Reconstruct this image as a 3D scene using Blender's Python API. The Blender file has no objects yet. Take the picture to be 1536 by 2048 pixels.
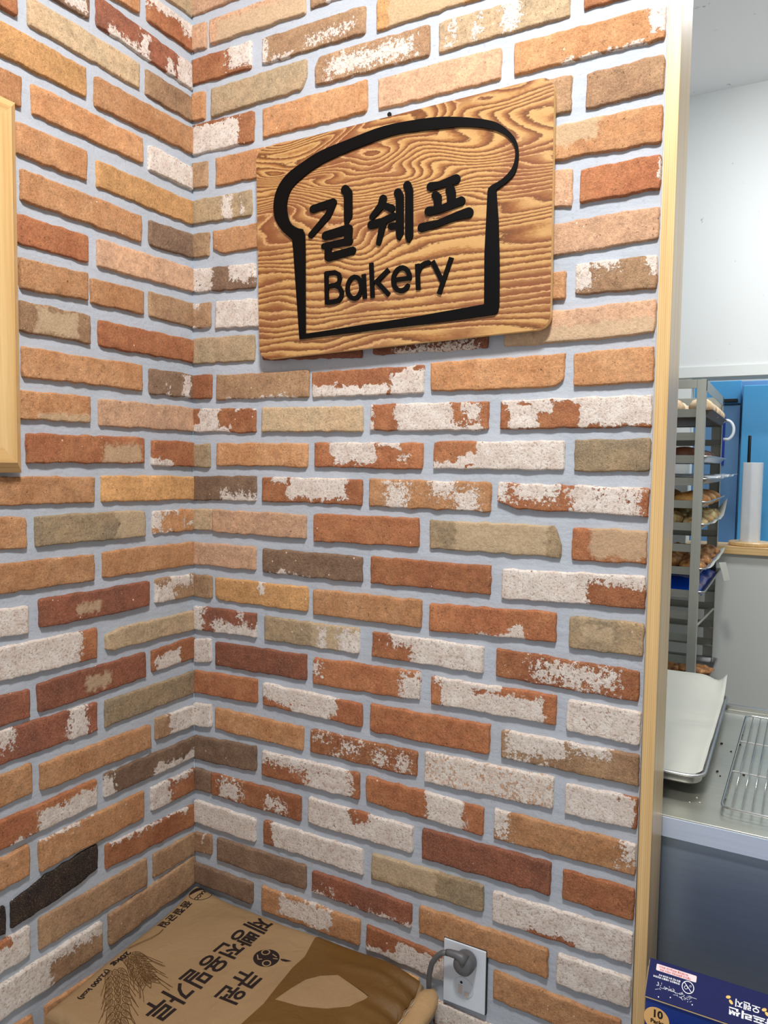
import bpy, bmesh, math, random
import numpy as np
from mathutils import Vector, Matrix

S = bpy.context.scene
C = S.collection
random.seed(7)
RNG = np.random.default_rng(11)

# ------------------------------------------------------------------ camera
F_PX = 1487.65
cam_d = bpy.data.cameras.new('camera')
cam = bpy.data.objects.new('camera', cam_d)
C.objects.link(cam)
S.camera = cam
cam_d.sensor_fit = 'VERTICAL'
cam_d.sensor_height = 36.0
cam_d.lens = F_PX / 2048.0 * 36.0
cam_d.clip_start = 0.02
Rv = Vector((0.87711664, 0.48008573, 0.0135679))
Uv = Vector((-0.04261081, 0.0496491, 0.99785735))
Fv = Vector((-0.47838344, 0.87581543, -0.06400489))
cam.matrix_world = Matrix(((Rv.x, Uv.x, -Fv.x, 1.1761), (Rv.y, Uv.y, -Fv.y, -1.2600), (Rv.z, Uv.z, -Fv.z, 0.0833), (0, 0, 0, 1)))

# ------------------------------------------------------------------ light and exposure
S.view_settings.view_transform = 'Standard'
S.view_settings.look = 'None'
S.view_settings.gamma = 1.0
S.view_settings.use_curve_mapping = False
S.view_settings.exposure = 0.0
w = bpy.data.worlds.new('world')
S.world = w
w.use_nodes = True
w.node_tree.nodes['Background'].inputs[0].default_value = (0.92, 0.95, 1.0, 1)
w.node_tree.nodes['Background'].inputs[1].default_value = 0.47


def area(name, loc, target, size, size_y, power, col):
    l = bpy.data.lights.new(name, 'AREA')
    l.shape = 'RECTANGLE'
    l.size = size
    l.size_y = size_y
    l.energy = power
    l.color = col
    o = bpy.data.objects.new(name, l)
    C.objects.link(o)
    o.location = loc
    o.rotation_euler = (Vector(target) - Vector(loc)).to_track_quat('-Z', 'Y').to_euler()
    return o


area('ceiling_lamp_front', (1.02, -1.02, 1.52), (0.55, -0.15, -0.2), 0.24, 0.24, 48, (1.0, 0.97, 0.935))
area('ceiling_lamp_kitchen', (1.3, 1.0, 1.48), (1.2, 1.3, -1.0), 0.40, 0.30, 21, (0.98, 0.99, 1.0))
area('blue_room_fill', (1.5, 2.34, 1.45), (1.5, 2.40, 0.0), 0.6, 0.2, 16, (0.95, 0.98, 1.0))  # fill light added to brighten the blue cabinet doors

FLOOR = -1.39
CEIL = 1.56


# ------------------------------------------------------------------ helpers
def lin(c):
    return tuple(((v / 255.0) / 12.92 if v / 255.0 <= 0.04045 else ((v / 255.0 + 0.055) / 1.055) ** 2.4) for v in c)


def new_mat(name):
    m = bpy.data.materials.new(name)
    m.use_nodes = True
    nt = m.node_tree
    b = nt.nodes['Principled BSDF']
    return m, nt, b


def nd(nt, t, **kw):
    n = nt.nodes.new(t)
    for k, v in kw.items():
        setattr(n, k, v)
    return n


def lk(nt, a, b):
    nt.links.new(a, b)


def math_n(nt, op, a, b=None, clamp=False):
    n = nd(nt, 'ShaderNodeMath', operation=op)
    n.use_clamp = clamp
    for i, v in enumerate((a, b)):
        if v is None:
            continue
        if isinstance(v, (int, float)):
            n.inputs[i].default_value = v
        else:
            lk(nt, v, n.inputs[i])
    return n.outputs[0]


def noise(nt, vec, scale, detail=4, rough=0.55, dist=0.0):
    n = nd(nt, 'ShaderNodeTexNoise')
    n.inputs['Scale'].default_value = scale
    n.inputs['Detail'].default_value = detail
    n.inputs['Roughness'].default_value = rough
    n.inputs['Distortion'].default_value = dist
    if vec is not None:
        lk(nt, vec, n.inputs['Vector'])
    return n.outputs['Fac']


def ramp(nt, fac, stops, interp='LINEAR'):
    r = nd(nt, 'ShaderNodeValToRGB')
    r.color_ramp.interpolation = interp
    els = r.color_ramp.elements
    while len(els) < len(stops):
        els.new(0.5)
    for e, (p, c) in zip(els, stops):
        e.position = p
        e.color = (c[0], c[1], c[2], 1) if not isinstance(c, (int, float)) else (c, c, c, 1)
    lk(nt, fac, r.inputs[0])
    return r.outputs[0]


def mixc(nt, fac, a, b, blend='MIX'):
    n = nd(nt, 'ShaderNodeMix', data_type='RGBA', blend_type=blend)
    for idx, v in ((0, fac), (6, a), (7, b)):
        if isinstance(v, (int, float)):
            n.inputs[idx].default_value = v
        elif isinstance(v, tuple):
            n.inputs[idx].default_value = (v[0], v[1], v[2], 1)
        else:
            lk(nt, v, n.inputs[idx])
    return n.outputs[2]


def bump(nt, b, h, strength, dist):
    n = nd(nt, 'ShaderNodeBump')
    n.inputs['Strength'].default_value = strength
    n.inputs['Distance'].default_value = dist
    lk(nt, h, n.inputs['Height'])
    lk(nt, n.outputs[0], b.inputs['Normal'])


def coords(nt, scale=(1, 1, 1), kind='Object'):
    t = nd(nt, 'ShaderNodeTexCoord')
    m = nd(nt, 'ShaderNodeMapping')
    m.inputs['Scale'].default_value = scale
    lk(nt, t.outputs[kind], m.inputs['Vector'])
    return m.outputs[0]


def plain(name, rgb, rough=0.6, metal=0.0, var=0.06, nscale=40, bmp=0.0, alpha=None, trans=0.0, coat=0.0):
    m, nt, b = new_mat(name)
    v = coords(nt)
    n = noise(nt, v, nscale, 4)
    c = lin(rgb)
    col = mixc(nt, n, tuple(x * (1 - var) for x in c), tuple(min(1, x * (1 + var)) for x in c))
    lk(nt, col, b.inputs['Base Color'])
    b.inputs['Roughness'].default_value = rough
    b.inputs['Metallic'].default_value = metal
    if trans:
        b.inputs['Transmission Weight'].default_value = trans
    if coat:
        b.inputs['Coat Weight'].default_value = coat
    if alpha is not None:
        b.inputs['Alpha'].default_value = alpha
    if bmp:
        bump(nt, b, n, bmp, 0.002)
    return m


def tag(o, label=None, cat=None, group=None, kind=None):
    if label:
        o['label'] = label
    if cat:
        o['category'] = cat
    if group:
        o['group'] = group
    if kind:
        o['kind'] = kind
    return o


def empty(name, loc, rz=0.0):
    o = bpy.data.objects.new(name, None)
    C.objects.link(o)
    o.location = loc
    o.rotation_euler = (0, 0, rz)
    o.empty_display_size = 0.05
    bpy.context.view_layer.update()
    return o


def mesh_obj(name, verts, faces, mats, parent=None, smooth=False, midx=None):
    me = bpy.data.meshes.new(name)
    me.from_pydata([tuple(v) for v in verts], [], faces)
    for m in (mats if isinstance(mats, (list, tuple)) else [mats]):
        me.materials.append(m)
    if midx is not None:
        me.polygons.foreach_set('material_index', midx)
    if smooth:
        me.polygons.foreach_set('use_smooth', [True] * len(me.polygons))
    me.update()
    o = bpy.data.objects.new(name, me)
    C.objects.link(o)
    if parent:
        o.parent = parent
        o.matrix_parent_inverse = parent.matrix_world.inverted()
    return o


def bm_obj(name, bm, mats, parent=None, smooth=False):
    bmesh.ops.recalc_face_normals(bm, faces=bm.faces)
    me = bpy.data.meshes.new(name)
    bm.to_mesh(me)
    bm.free()
    for m in (mats if isinstance(mats, (list, tuple)) else [mats]):
        me.materials.append(m)
    if smooth:
        me.polygons.foreach_set('use_smooth', [True] * len(me.polygons))
    o = bpy.data.objects.new(name, me)
    C.objects.link(o)
    if parent:
        o.parent = parent
        o.matrix_parent_inverse = parent.matrix_world.inverted()
    return o


def add_box(bm, lo, hi, bevel=0.0):
    vs = [bm.verts.new((x, y, z)) for x in (lo[0], hi[0]) for y in (lo[1], hi[1]) for z in (lo[2], hi[2])]
    fs = [bm.faces.new([vs[i] for i in q]) for q in ((0, 1, 3, 2), (4, 6, 7, 5), (0, 4, 5, 1), (2, 3, 7, 6), (0, 2, 6, 4), (1, 5, 7, 3))]
    if bevel:
        es = list({e for f in fs for e in f.edges})
        bmesh.ops.bevel(bm, geom=es, offset=bevel, segments=2, affect='EDGES', profile=0.6)


def box(name, lo, hi, mat, parent=None, bevel=0.001):
    bm = bmesh.new()
    add_box(bm, lo, hi, bevel)
    return bm_obj(name, bm, mat, parent)


def add_tube(bm, pts, r, n=10, closed=False, caps=True):
    """tube along a polyline; r is a number or a list"""
    P = [Vector(p) for p in pts]
    rs = r if isinstance(r, (list, tuple)) else [r] * len(P)
    rings = []
    up = Vector((0.13, 0.27, 0.95)).normalized()
    prev = None
    for i, p in enumerate(P):
        if closed:
            d = P[(i + 1) % len(P)] - P[i - 1]
        else:
            d = P[min(i + 1, len(P) - 1)] - P[max(i - 1, 0)]
        d.normalize()
        if prev is None:
            a = d.cross(up)
            if a.length < 1e-3:
                a = d.cross(Vector((1, 0, 0)))
        else:
            a = prev - d * prev.dot(d)
        a.normalize()
        prev = a
        b = d.cross(a)
        rings.append([bm.verts.new(p + (a * math.cos(2 * math.pi * k / n) + b * math.sin(2 * math.pi * k / n)) * rs[i]) for k in range(n)])
    m = len(rings)
    for i in range(m if closed else m - 1):
        A, B = rings[i], rings[(i + 1) % m]
        for k in range(n):
            bm.faces.new((A[k], A[(k + 1) % n], B[(k + 1) % n], B[k]))
    if caps and not closed:
        bm.faces.new(rings[0][::-1])
        bm.faces.new(rings[-1])


def tube(name, pts, r, mat, parent=None, n=10, closed=False):
    bm = bmesh.new()
    add_tube(bm, pts, r, n, closed)
    return bm_obj(name, bm, mat, parent, smooth=True)


def lathe(bm, prof, c, n=32):
    rings = []
    for (r, z) in prof:
        rings.append([bm.verts.new((c[0] + r * math.cos(2 * math.pi * k / n), c[1] + r * math.sin(2 * math.pi * k / n), c[2] + z)) for k in range(n)])
    for A, B in zip(rings, rings[1:]):
        for k in range(n):
            bm.faces.new((A[k], A[(k + 1) % n], B[(k + 1) % n], B[k]))
    bm.faces.new(rings[0][::-1])
    bm.faces.new(rings[-1])


def flat_fill(loops, extrude=0.0):
    """fill closed 2D loops (holes allowed) and return a bmesh in the xy plane"""
    cu = bpy.data.curves.new('outline', 'CURVE')
    cu.dimensions = '2D'
    cu.fill_mode = 'BOTH'
    cu.extrude = extrude
    for lp in loops:
        s = cu.splines.new('POLY')
        s.points.add(len(lp) - 1)
        for p, q in zip(s.points, lp):
            p.co = (q[0], q[1], 0, 1)
        s.use_cyclic_u = True
    o = bpy.data.objects.new('outline', cu)
    C.objects.link(o)
    me = bpy.data.meshes.new_from_object(o.evaluated_get(bpy.context.evaluated_depsgraph_get()))
    bm = bmesh.new()
    bm.from_mesh(me)
    bpy.data.objects.remove(o)
    bpy.data.curves.remove(cu)
    bpy.data.meshes.remove(me)
    return bm


def text_bm(s, size, bold=0.0, sx=1.0, sy=1.0, align='LEFT', spacing=1.0):
    cu = bpy.data.curves.new('lettering', 'FONT')
    cu.body = s
    cu.size = size
    cu.offset = bold
    cu.align_x = align
    cu.space_character = spacing
    cu.resolution_u = 3
    o = bpy.data.objects.new('lettering', cu)
    C.objects.link(o)
    me = bpy.data.meshes.new_from_object(o.evaluated_get(bpy.context.evaluated_depsgraph_get()))
    bm = bmesh.new()
    bm.from_mesh(me)
    bpy.data.objects.remove(o)
    bpy.data.curves.remove(cu)
    bpy.data.meshes.remove(me)
    for v in bm.verts:
        v.co.x *= sx
        v.co.y *= sy
    return bm


def capsule_loop(a, ra, b, rb, n=10):
    a = Vector(a)
    b = Vector(b)
    d = b - a
    L = max(d.length, 1e-6)
    th = math.atan2(d.y, d.x)
    al = math.acos(max(-1, min(1, (ra - rb) / L)))
    pts = []
    for k in range(n + 1):
        t = th + al + (2 * math.pi - 2 * al) * k / n
        pts.append((a.x + ra * math.cos(t), a.y + ra * math.sin(t)))
    for k in range(n + 1):
        t = th - al + 2 * al * k / n
        pts.append((b.x + rb * math.cos(t), b.y + rb * math.sin(t)))
    return pts


def add_prism(bm, loop, y0, y1):
    """vertical-plane prism: loop in (x, z), between y0 (front) and y1 (back)"""
    A = [bm.verts.new((x, y0, z)) for x, z in loop]
    B = [bm.verts.new((x, y1, z)) for x, z in loop]
    bm.faces.new(A)
    bm.faces.new(B[::-1])
    n = len(loop)
    for i in range(n):
        bm.faces.new((A[i], B[i], B[(i + 1) % n], A[(i + 1) % n]))


def vnoise(x, y, seed):
    """smooth value noise on numpy arrays, range -1..1"""
    xi = np.floor(x).astype(np.int64)
    yi = np.floor(y).astype(np.int64)
    fx = x - xi
    fy = y - yi
    fx = fx * fx * (3 - 2 * fx)
    fy = fy * fy * (3 - 2 * fy)

    def h(a, b):
        v = (a * 374761393 + b * 668265263 + seed * 974711) & 0x7fffffff
        v = ((v ^ (v >> 13)) * 1274126177) & 0x7fffffff
        v = v ^ (v >> 16)
        return (v & 0xffff) / 32767.5 - 1
    return (h(xi, yi) * (1 - fx) + h(xi + 1, yi) * fx) * (1 - fy) + (h(xi, yi + 1) * (1 - fx) + h(xi + 1, yi + 1) * fx) * fy


# ------------------------------------------------------------------ materials
def brick_material():
    m, nt, b = new_mat('weathered_brick')
    at = {}
    for k in ('bcol', 'bcol2'):
        a = nd(nt, 'ShaderNodeAttribute', attribute_name=k)
        at[k] = a.outputs['Color']
    a = nd(nt, 'ShaderNodeAttribute', attribute_name='field')
    sep = nd(nt, 'ShaderNodeSeparateColor')
    lk(nt, a.outputs['Color'], sep.inputs[0])
    wf = math_n(nt, 'MULTIPLY', math_n(nt, 'SUBTRACT', sep.outputs[0], 0.5), 4.0)     # centimetres inside a lime patch
    tf = math_n(nt, 'MULTIPLY', math_n(nt, 'SUBTRACT', sep.outputs[1], 0.5), 4.0)
    spk = math_n(nt, 'MULTIPLY', sep.outputs[2], 1.5)
    s = nd(nt, 'ShaderNodeAttribute', attribute_name='seedv')
    tc = nd(nt, 'ShaderNodeTexCoord')
    add = nd(nt, 'ShaderNodeVectorMath', operation='ADD')
    lk(nt, tc.outputs['Object'], add.inputs[0])
    lk(nt, s.outputs['Vector'], add.inputs[1])
    P = add.outputs[0]
    n_lo = noise(nt, P, 14, 3, 0.6, 0.3)
    n_md = noise(nt, P, 55, 5, 0.62, 0.4)
    n_fi = noise(nt, P, 210, 5, 0.7)
    n_gr = noise(nt, P, 620, 3, 0.7)
    c = mixc(nt, ramp(nt, n_lo, [(0.36, 0), (0.66, 1)]), at['bcol'], at['bcol2'])
    val = math_n(nt, 'ADD', math_n(nt, 'MULTIPLY', n_fi, 1.25), math_n(nt, 'MULTIPLY', n_md, 0.95))
    val = math_n(nt, 'ADD', val, math_n(nt, 'MULTIPLY', n_gr, 0.8))
    val = math_n(nt, 'ADD', val, -0.48)
    hsv = nd(nt, 'ShaderNodeHueSaturation')
    lk(nt, c, hsv.inputs['Color'])
    lk(nt, val, hsv.inputs['Value'])
    c = hsv.outputs[0]
    # sandy speckle of the fired face
    c = mixc(nt, ramp(nt, n_gr, [(0.55, 0), (0.75, 0.45)]), c, lin((226, 190, 150)))
    c = mixc(nt, ramp(nt, noise(nt, P, 260, 2, 0.5), [(0.24, 0.75), (0.36, 0)]), c, lin((70, 45, 34)))
    # pits and lime specks
    vo = nd(nt, 'ShaderNodeTexVoronoi')
    vo.inputs['Scale'].default_value = 85
    lk(nt, P, vo.inputs['Vector'])
    sc = nd(nt, 'ShaderNodeSeparateColor')
    lk(nt, vo.outputs['Color'], sc.inputs[0])
    dot = math_n(nt, 'MULTIPLY', math_n(nt, 'LESS_THAN', vo.outputs['Distance'], math_n(nt, 'MULTIPLY', sc.outputs[1], 0.17)), math_n(nt, 'GREATER_THAN', sc.outputs[0], 0.88))
    c = mixc(nt, math_n(nt, 'MULTIPLY', dot, 0.8), c, lin((235, 205, 180)))
    # tan and lime patches with ragged borders
    tn = math_n(nt, 'ADD', tf, math_n(nt, 'MULTIPLY', math_n(nt, 'SUBTRACT', n_md, 0.5), 4.5))
    tm = ramp(nt, math_n(nt, 'ADD', tn, 0.5), [(0.2, 0), (0.9, 1)])
    c = mixc(nt, math_n(nt, 'MULTIPLY', tm, 0.7), c, mixc(nt, n_fi, lin((160, 136, 106)), lin((222, 200, 168))))
    wn = math_n(nt, 'ADD', wf, math_n(nt, 'MULTIPLY', math_n(nt, 'SUBTRACT', n_md, 0.5), 5.0))
    wn = math_n(nt, 'ADD', wn, math_n(nt, 'MULTIPLY', math_n(nt, 'SUBTRACT', n_lo, 0.5), 3.0))
    fine = math_n(nt, 'ADD', math_n(nt, 'MULTIPLY', math_n(nt, 'SUBTRACT', noise(nt, P, 150, 4, 0.65), 0.56), 9.0), math_n(nt, 'MULTIPLY', math_n(nt, 'SUBTRACT', n_gr, 0.5), 4.0))
    wn = math_n(nt, 'ADD', wn, math_n(nt, 'MULTIPLY', fine, math_n(nt, 'ADD', spk, 0.10)))
    wm = ramp(nt, math_n(nt, 'ADD', wn, 0.5), [(0.42, 0), (0.58, 1)])
    white = mixc(nt, ramp(nt, n_md, [(0.35, 0), (0.65, 1)]), lin((238, 232, 225)), lin((218, 205, 195)))
    white = mixc(nt, ramp(nt, n_fi, [(0.34, 0.8), (0.48, 0)]), white, lin((152, 128, 112)))
    white = mixc(nt, ramp(nt, n_gr, [(0.30, 0.35), (0.5, 0)]), white, lin((120, 104, 96)))
    c = mixc(nt, math_n(nt, 'MULTIPLY', wm, 0.93), c, white)
    lk(nt, c, b.inputs['Base Color'])
    b.inputs['Roughness'].default_value = 0.9
    b.inputs['Specular IOR Level'].default_value = 0.25
    h = math_n(nt, 'ADD', math_n(nt, 'MULTIPLY', n_fi, 0.8), math_n(nt, 'MULTIPLY', n_gr, 0.35))
    h = math_n(nt, 'ADD', h, math_n(nt, 'MULTIPLY', wm, 0.22))
    h = math_n(nt, 'ADD', h, math_n(nt, 'MULTIPLY', n_md, 0.6))
    bump(nt, b, h, 0.75, 0.0028)
    return m


def mortar_material():
    m, nt, b = new_mat('grey_blue_mortar')
    v = coords(nt)
    n1 = noise(nt, v, 9, 4)
    n2 = noise(nt, v, 130, 5, 0.65)
    c = mixc(nt, n1, lin((168, 178, 190)), lin((188, 194, 204)))
    c = mixc(nt, ramp(nt, n2, [(0.28, 0.35), (0.42, 0)]), c, lin((120, 124, 134)))
    lk(nt, c, b.inputs['Base Color'])
    b.inputs['Roughness'].default_value = 0.92
    b.inputs['Specular IOR Level'].default_value = 0.2
    bump(nt, b, math_n(nt, 'ADD', n2, math_n(nt, 'MULTIPLY', noise(nt, coords(nt, (18, 18, 60)), 1.0, 4), 1.5)), 0.5, 0.002)
    return m


def pine_material(name, axis='Z', light=(226, 194, 138), dark=(188, 143, 82)):
    m, nt, b = new_mat(name)
    sc = {'Z': (55, 55, 1.6), 'X': (1.6, 55, 55), 'Y': (55, 1.6, 55)}[axis]
    v = coords(nt, sc)
    n = noise(nt, v, 2.2, 4, 0.55, 0.4)
    v2 = coords(nt, tuple(x * 1.0 for x in sc))
    wv = nd(nt, 'ShaderNodeTexWave')
    wv.bands_direction = 'X' if axis != 'X' else 'Y'
    wv.inputs['Scale'].default_value = 1.8
    wv.inputs['Distortion'].default_value = 6.0
    wv.inputs['Detail'].default_value = 2
    wv.inputs['Detail Scale'].default_value = 0.6
    lk(nt, v2, wv.inputs['Vector'])
    f = math_n(nt, 'ADD', math_n(nt, 'MULTIPLY', n, 0.78), math_n(nt, 'MULTIPLY', wv.outputs['Fac'], 0.22))
    c = ramp(nt, f, [(0.25, lin(light)), (0.62, lin(tuple((a + d) / 2 for a, d in zip(light, dark)))), (0.85, lin(dark))])
    # knots
    kn = nd(nt, 'ShaderNodeTexVoronoi')
    kn.inputs['Scale'].default_value = 3.2
    lk(nt, coords(nt, (1, 1, 0.8)), kn.inputs['Vector'])
    c = mixc(nt, ramp(nt, kn.outputs['Distance'], [(0.0, 0.7), (0.05, 0.0)]), c, lin((150, 96, 60)))
    lk(nt, c, b.inputs['Base Color'])
    b.inputs['Roughness'].default_value = 0.42
    b.inputs['Coat Weight'].default_value = 0.6
    b.inputs['Coat Roughness'].default_value = 0.28
    bump(nt, b, f, 0.12, 0.001)
    return m


def sign_wood_material():
    m, nt, b = new_mat('sign_wood_grain')
    tc = nd(nt, 'ShaderNodeTexCoord')
    mp = nd(nt, 'ShaderNodeMapping')
    mp.inputs['Scale'].default_value = (1.9, 1.0, 6.0)
    mp.inputs['Location'].default_value = (0.37, 0.0, 0.9)
    lk(nt, tc.outputs['Object'], mp.inputs['Vector'])
    sep = nd(nt, 'ShaderNodeSeparateXYZ')
    lk(nt, tc.outputs['Object'], sep.inputs[0])
    big = noise(nt, mp.outputs[0], 1.15, 2, 0.5, 0.55)
    mp2 = nd(nt, 'ShaderNodeMapping')
    mp2.inputs['Scale'].default_value = (30, 1, 95)
    lk(nt, tc.outputs['Object'], mp2.inputs['Vector'])
    rag = noise(nt, mp2.outputs[0], 3.0, 4, 0.7)
    # the swirls fill the upper half of the board, the lower grain runs straighter
    amp = math_n(nt, 'ADD', math_n(nt, 'MULTIPLY', ramp(nt, math_n(nt, 'MULTIPLY', sep.outputs[2], 1.0), [(0.40, 0.08), (0.62, 1.0)]), 27.0), 6.0)
    f = math_n(nt, 'MULTIPLY', math_n(nt, 'SUBTRACT', big, 0.5), amp)
    f = math_n(nt, 'ADD', f, math_n(nt, 'MULTIPLY', sep.outputs[2], 82.0))
    f = math_n(nt, 'ADD', f, math_n(nt, 'MULTIPLY', rag, 0.75))
    fr = math_n(nt, 'FRACT', f)
    c = ramp(nt, fr, [(0.0, lin((98, 60, 32))), (0.16, lin((124, 76, 40))), (0.38, lin((158, 108, 60))), (0.56, lin((186, 144, 90))), (0.88, lin((194, 154, 98))), (1.0, lin((112, 66, 34)))])
    n3 = noise(nt, coords(nt, (4, 1, 7)), 1.4, 3)
    c = mixc(nt, ramp(nt, n3, [(0.47, 0), (0.62, 0.8)]), c, ramp(nt, fr, [(0.0, lin((130, 78, 48))), (0.7, lin((122, 68, 40))), (0.80, lin((196, 150, 106))), (0.93, lin((190, 142, 98))), (1.0, lin((124, 72, 44)))]))
    lk(nt, c, b.inputs['Base Color'])
    b.inputs['Roughness'].default_value = 0.38
    bump(nt, b, fr, 0.12, 0.0008)
    return m


def steel_material(name, base=(186, 188, 188), rough=0.28, axis=(1.5, 90, 90), metal=1.0):
    m, nt, b = new_mat(name)
    v = coords(nt, axis)
    n = noise(nt, v, 3.0, 4)
    n2 = noise(nt, coords(nt), 6.0, 4)
    c = mixc(nt, n, lin(tuple(x * 0.9 for x in base)), lin(base))
    lk(nt, c, b.inputs['Base Color'])
    b.inputs['Metallic'].default_value = metal
    lk(nt, math_n(nt, 'ADD', math_n(nt, 'MULTIPLY', n2, 0.22), rough - 0.08), b.inputs['Roughness'])
    bump(nt, b, n, 0.06, 0.0006)
    return m


def kraft_material(name, rgb, rgb2):
    m, nt, b = new_mat(name)
    v = coords(nt)
    n1 = noise(nt, v, 7, 3)
    n2 = noise(nt, v, 260, 3, 0.6)
    n3 = noise(nt, v, 26, 4, 0.55, 0.9)
    c = mixc(nt, n1, lin(rgb), lin(rgb2))
    c = mixc(nt, math_n(nt, 'MULTIPLY', n2, 0.18), c, lin(tuple(x * 0.7 for x in rgb)))
    lk(nt, c, b.inputs['Base Color'])
    b.inputs['Roughness'].default_value = 0.62
    bump(nt, b, math_n(nt, 'ADD', math_n(nt, 'ADD', math_n(nt, 'MULTIPLY', n3, 0.5), n1), math_n(nt, 'MULTIPLY', n2, 0.03)), 0.5, 0.012)
    return m


def paint_material(name, rgb, specks=True):
    m, nt, b = new_mat(name)
    v = coords(nt)
    n = noise(nt, v, 1.6, 3)
    c = lin(rgb)
    col = mixc(nt, n, tuple(x * 0.95 for x in c), tuple(min(1, x * 1.04) for x in c))
    if specks:
        s = noise(nt, v, 24, 3, 0.5, 0.5)
        col = mixc(nt, ramp(nt, s, [(0.24, 0.6), (0.29, 0)]), col, lin((120, 116, 112)))
    lk(nt, col, b.inputs['Base Color'])
    b.inputs['Roughness'].default_value = 0.6
    bump(nt, b, noise(nt, v, 60, 3), 0.1, 0.002)
    return m


def bread_material(name, crust, pale, scale=30):
    m, nt, b = new_mat(name)
    v = coords(nt)
    n = noise(nt, v, scale, 4, 0.6, 0.5)
    c = ramp(nt, n, [(0.34, lin(pale)), (0.52, lin(tuple((a + d) / 2 for a, d in zip(crust, pale)))), (0.68, lin(crust))])
    lk(nt, c, b.inputs['Base Color'])
    b.inputs['Roughness'].default_value = 0.5
    bump(nt, b, n, 0.4, 0.003)
    return m


M_BRICK = brick_material()
M_MORTAR = mortar_material()
M_PINE = pine_material('pale_pine')
M_PINE_X = pine_material('pale_pine_across', 'X')
M_PINE_Y = pine_material('pale_pine_along', 'Y')
M_SIGN = sign_wood_material()
M_EDGE = plain('pale_board_edge', (226, 190, 128), 0.5)
M_BLACK = plain('gloss_black_acrylic', (4, 4, 5), 0.5, var=0.1)
M_BLACK.node_tree.nodes['Principled BSDF'].inputs['Specular IOR Level'].default_value = 0.12
M_NAIL = plain('dark_nail', (30, 28, 30), 0.4, metal=0.6)
M_STEEL = steel_material('brushed_steel')
M_STEEL_TOP = steel_material('worktop_steel', (196, 196, 184), 0.32, (2, 60, 60), 0.85)
M_STEEL_FRONT = steel_material('cabinet_steel', (166, 182, 200), 0.30, (3, 60, 60), 0.72)
M_RACK = steel_material('rack_steel', (186, 186, 176), 0.42, (60, 60, 2), 0.55)
M_RAIL = steel_material('rack_rail_steel', (160, 160, 150), 0.42, (2, 60, 60), 0.6)
M_APRON = steel_material('worktop_edge_painted_reflection', (206, 220, 244), 0.42, (2, 60, 60), 0.1)  # bright reflection on the apron put into its pale blue colour
M_TRAY_BROWN = plain('dark_baked_tray', (92, 74, 58), 0.5, metal=0.3)
M_LIT_WIRE = plain('lit_wire', (222, 224, 224), 0.25, metal=0.4, var=0.02)  # light caught by the cross bars put into a paler base colour
M_CHROME = steel_material('chrome_wire', (200, 202, 204), 0.16, (10, 10, 10))
M_ALU = steel_material('aluminium_tray', (190, 190, 190), 0.3, (20, 20, 20))
M_PAPER = plain('white_baking_paper', (186, 187, 178), 0.6, nscale=12, bmp=0.3)
M_KRAFT = kraft_material('kraft_paper', (162, 134, 98), (150, 122, 86))
M_KRAFT_HEM = kraft_material('kraft_hem_paper', (184, 152, 110), (174, 142, 100))
M_BROWN = kraft_material('brown_printed_paper', (110, 78, 28), (98, 66, 20))
M_INK = plain('black_print', (26, 14, 16), 0.6, var=0.15)
M_INK_BROWN = plain('brown_print', (92, 62, 30), 0.6, var=0.15)
M_WHITE_PLASTIC = plain('white_plastic', (214, 222, 232), 0.28, var=0.02)
M_GREY_RUBBER = plain('grey_rubber', (92, 94, 98), 0.45, var=0.08)
M_DARK = plain('dark_slot', (24, 24, 26), 0.7)
M_BOX_NAVY = plain('navy_carton', (26, 32, 84), 0.6, var=0.1, nscale=14, bmp=0.1)
M_BOX_BLUE = plain('blue_carton', (10, 50, 138), 0.4, var=0.12, nscale=9, bmp=0.1)
M_BOX_NAVY.node_tree.nodes['Principled BSDF'].inputs['Specular IOR Level'].default_value = 0.12
M_BOARD = plain('raw_cardboard', (156, 138, 104), 0.8)
M_PRINT_WHITE = plain('white_print', (226, 230, 238), 0.5, var=0.03)
M_PRINT_PINK = plain('pale_pink_sticker', (226, 208, 214), 0.5, var=0.03)
M_PRINT_RED = plain('red_print', (206, 96, 90), 0.5)
M_PRINT_YELLOW = plain('yellow_print', (232, 186, 84), 0.5)
M_PRINT_PEACH = plain('peach_sticker', (240, 190, 124), 0.5, var=0.02)
M_WALL = paint_material('white_wall_paint', (222, 226, 226))
M_WALL_PLAIN = paint_material('plain_white_paint', (220, 225, 223), specks=False)
M_WALL_GREY = paint_material('grey_white_paint', (196, 198, 194), specks=False)
M_CEIL = paint_material('ceiling_paint', (246, 247, 248))
M_DARK_PLINTH = plain('dark_reflected_plinth', (52, 44, 38), 0.6)  # dark tone meant for the reflection low on the cabinet front
M_FLOOR = plain('pale_floor_tile', (196, 196, 192), 0.5, nscale=8)
M_BLUE = plain('blue_gloss_panel', (84, 168, 222), 0.22, var=0.06, nscale=2, coat=0.3)
M_BLUE_GREY = plain('blue_grey_panel', (112, 156, 200), 0.3, var=0.06, nscale=2)
M_DEEP_BLUE = plain('deep_blue_plastic', (10, 50, 150), 0.3, var=0.2)
M_BLUE_FILM = plain('blue_plastic_film', (16, 84, 214), 0.18, var=0.35, nscale=22, bmp=0.8)
M_CLEAR_FILM = plain('clear_plastic_film', (225, 232, 238), 0.12, var=0.05, nscale=22, bmp=0.8, alpha=0.45)
M_FILM_ROLL = plain('silver_film_roll', (222, 226, 230), 0.22, metal=0.3, var=0.05)
M_CROISSANT = bread_material('golden_crust', (176, 108, 44), (226, 178, 104))
M_PALE_BREAD = bread_material('floured_bread', (196, 160, 120), (232, 216, 188))
M_DARK_BREAD = bread_material('dark_bread', (84, 46, 34), (120, 72, 46))
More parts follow.
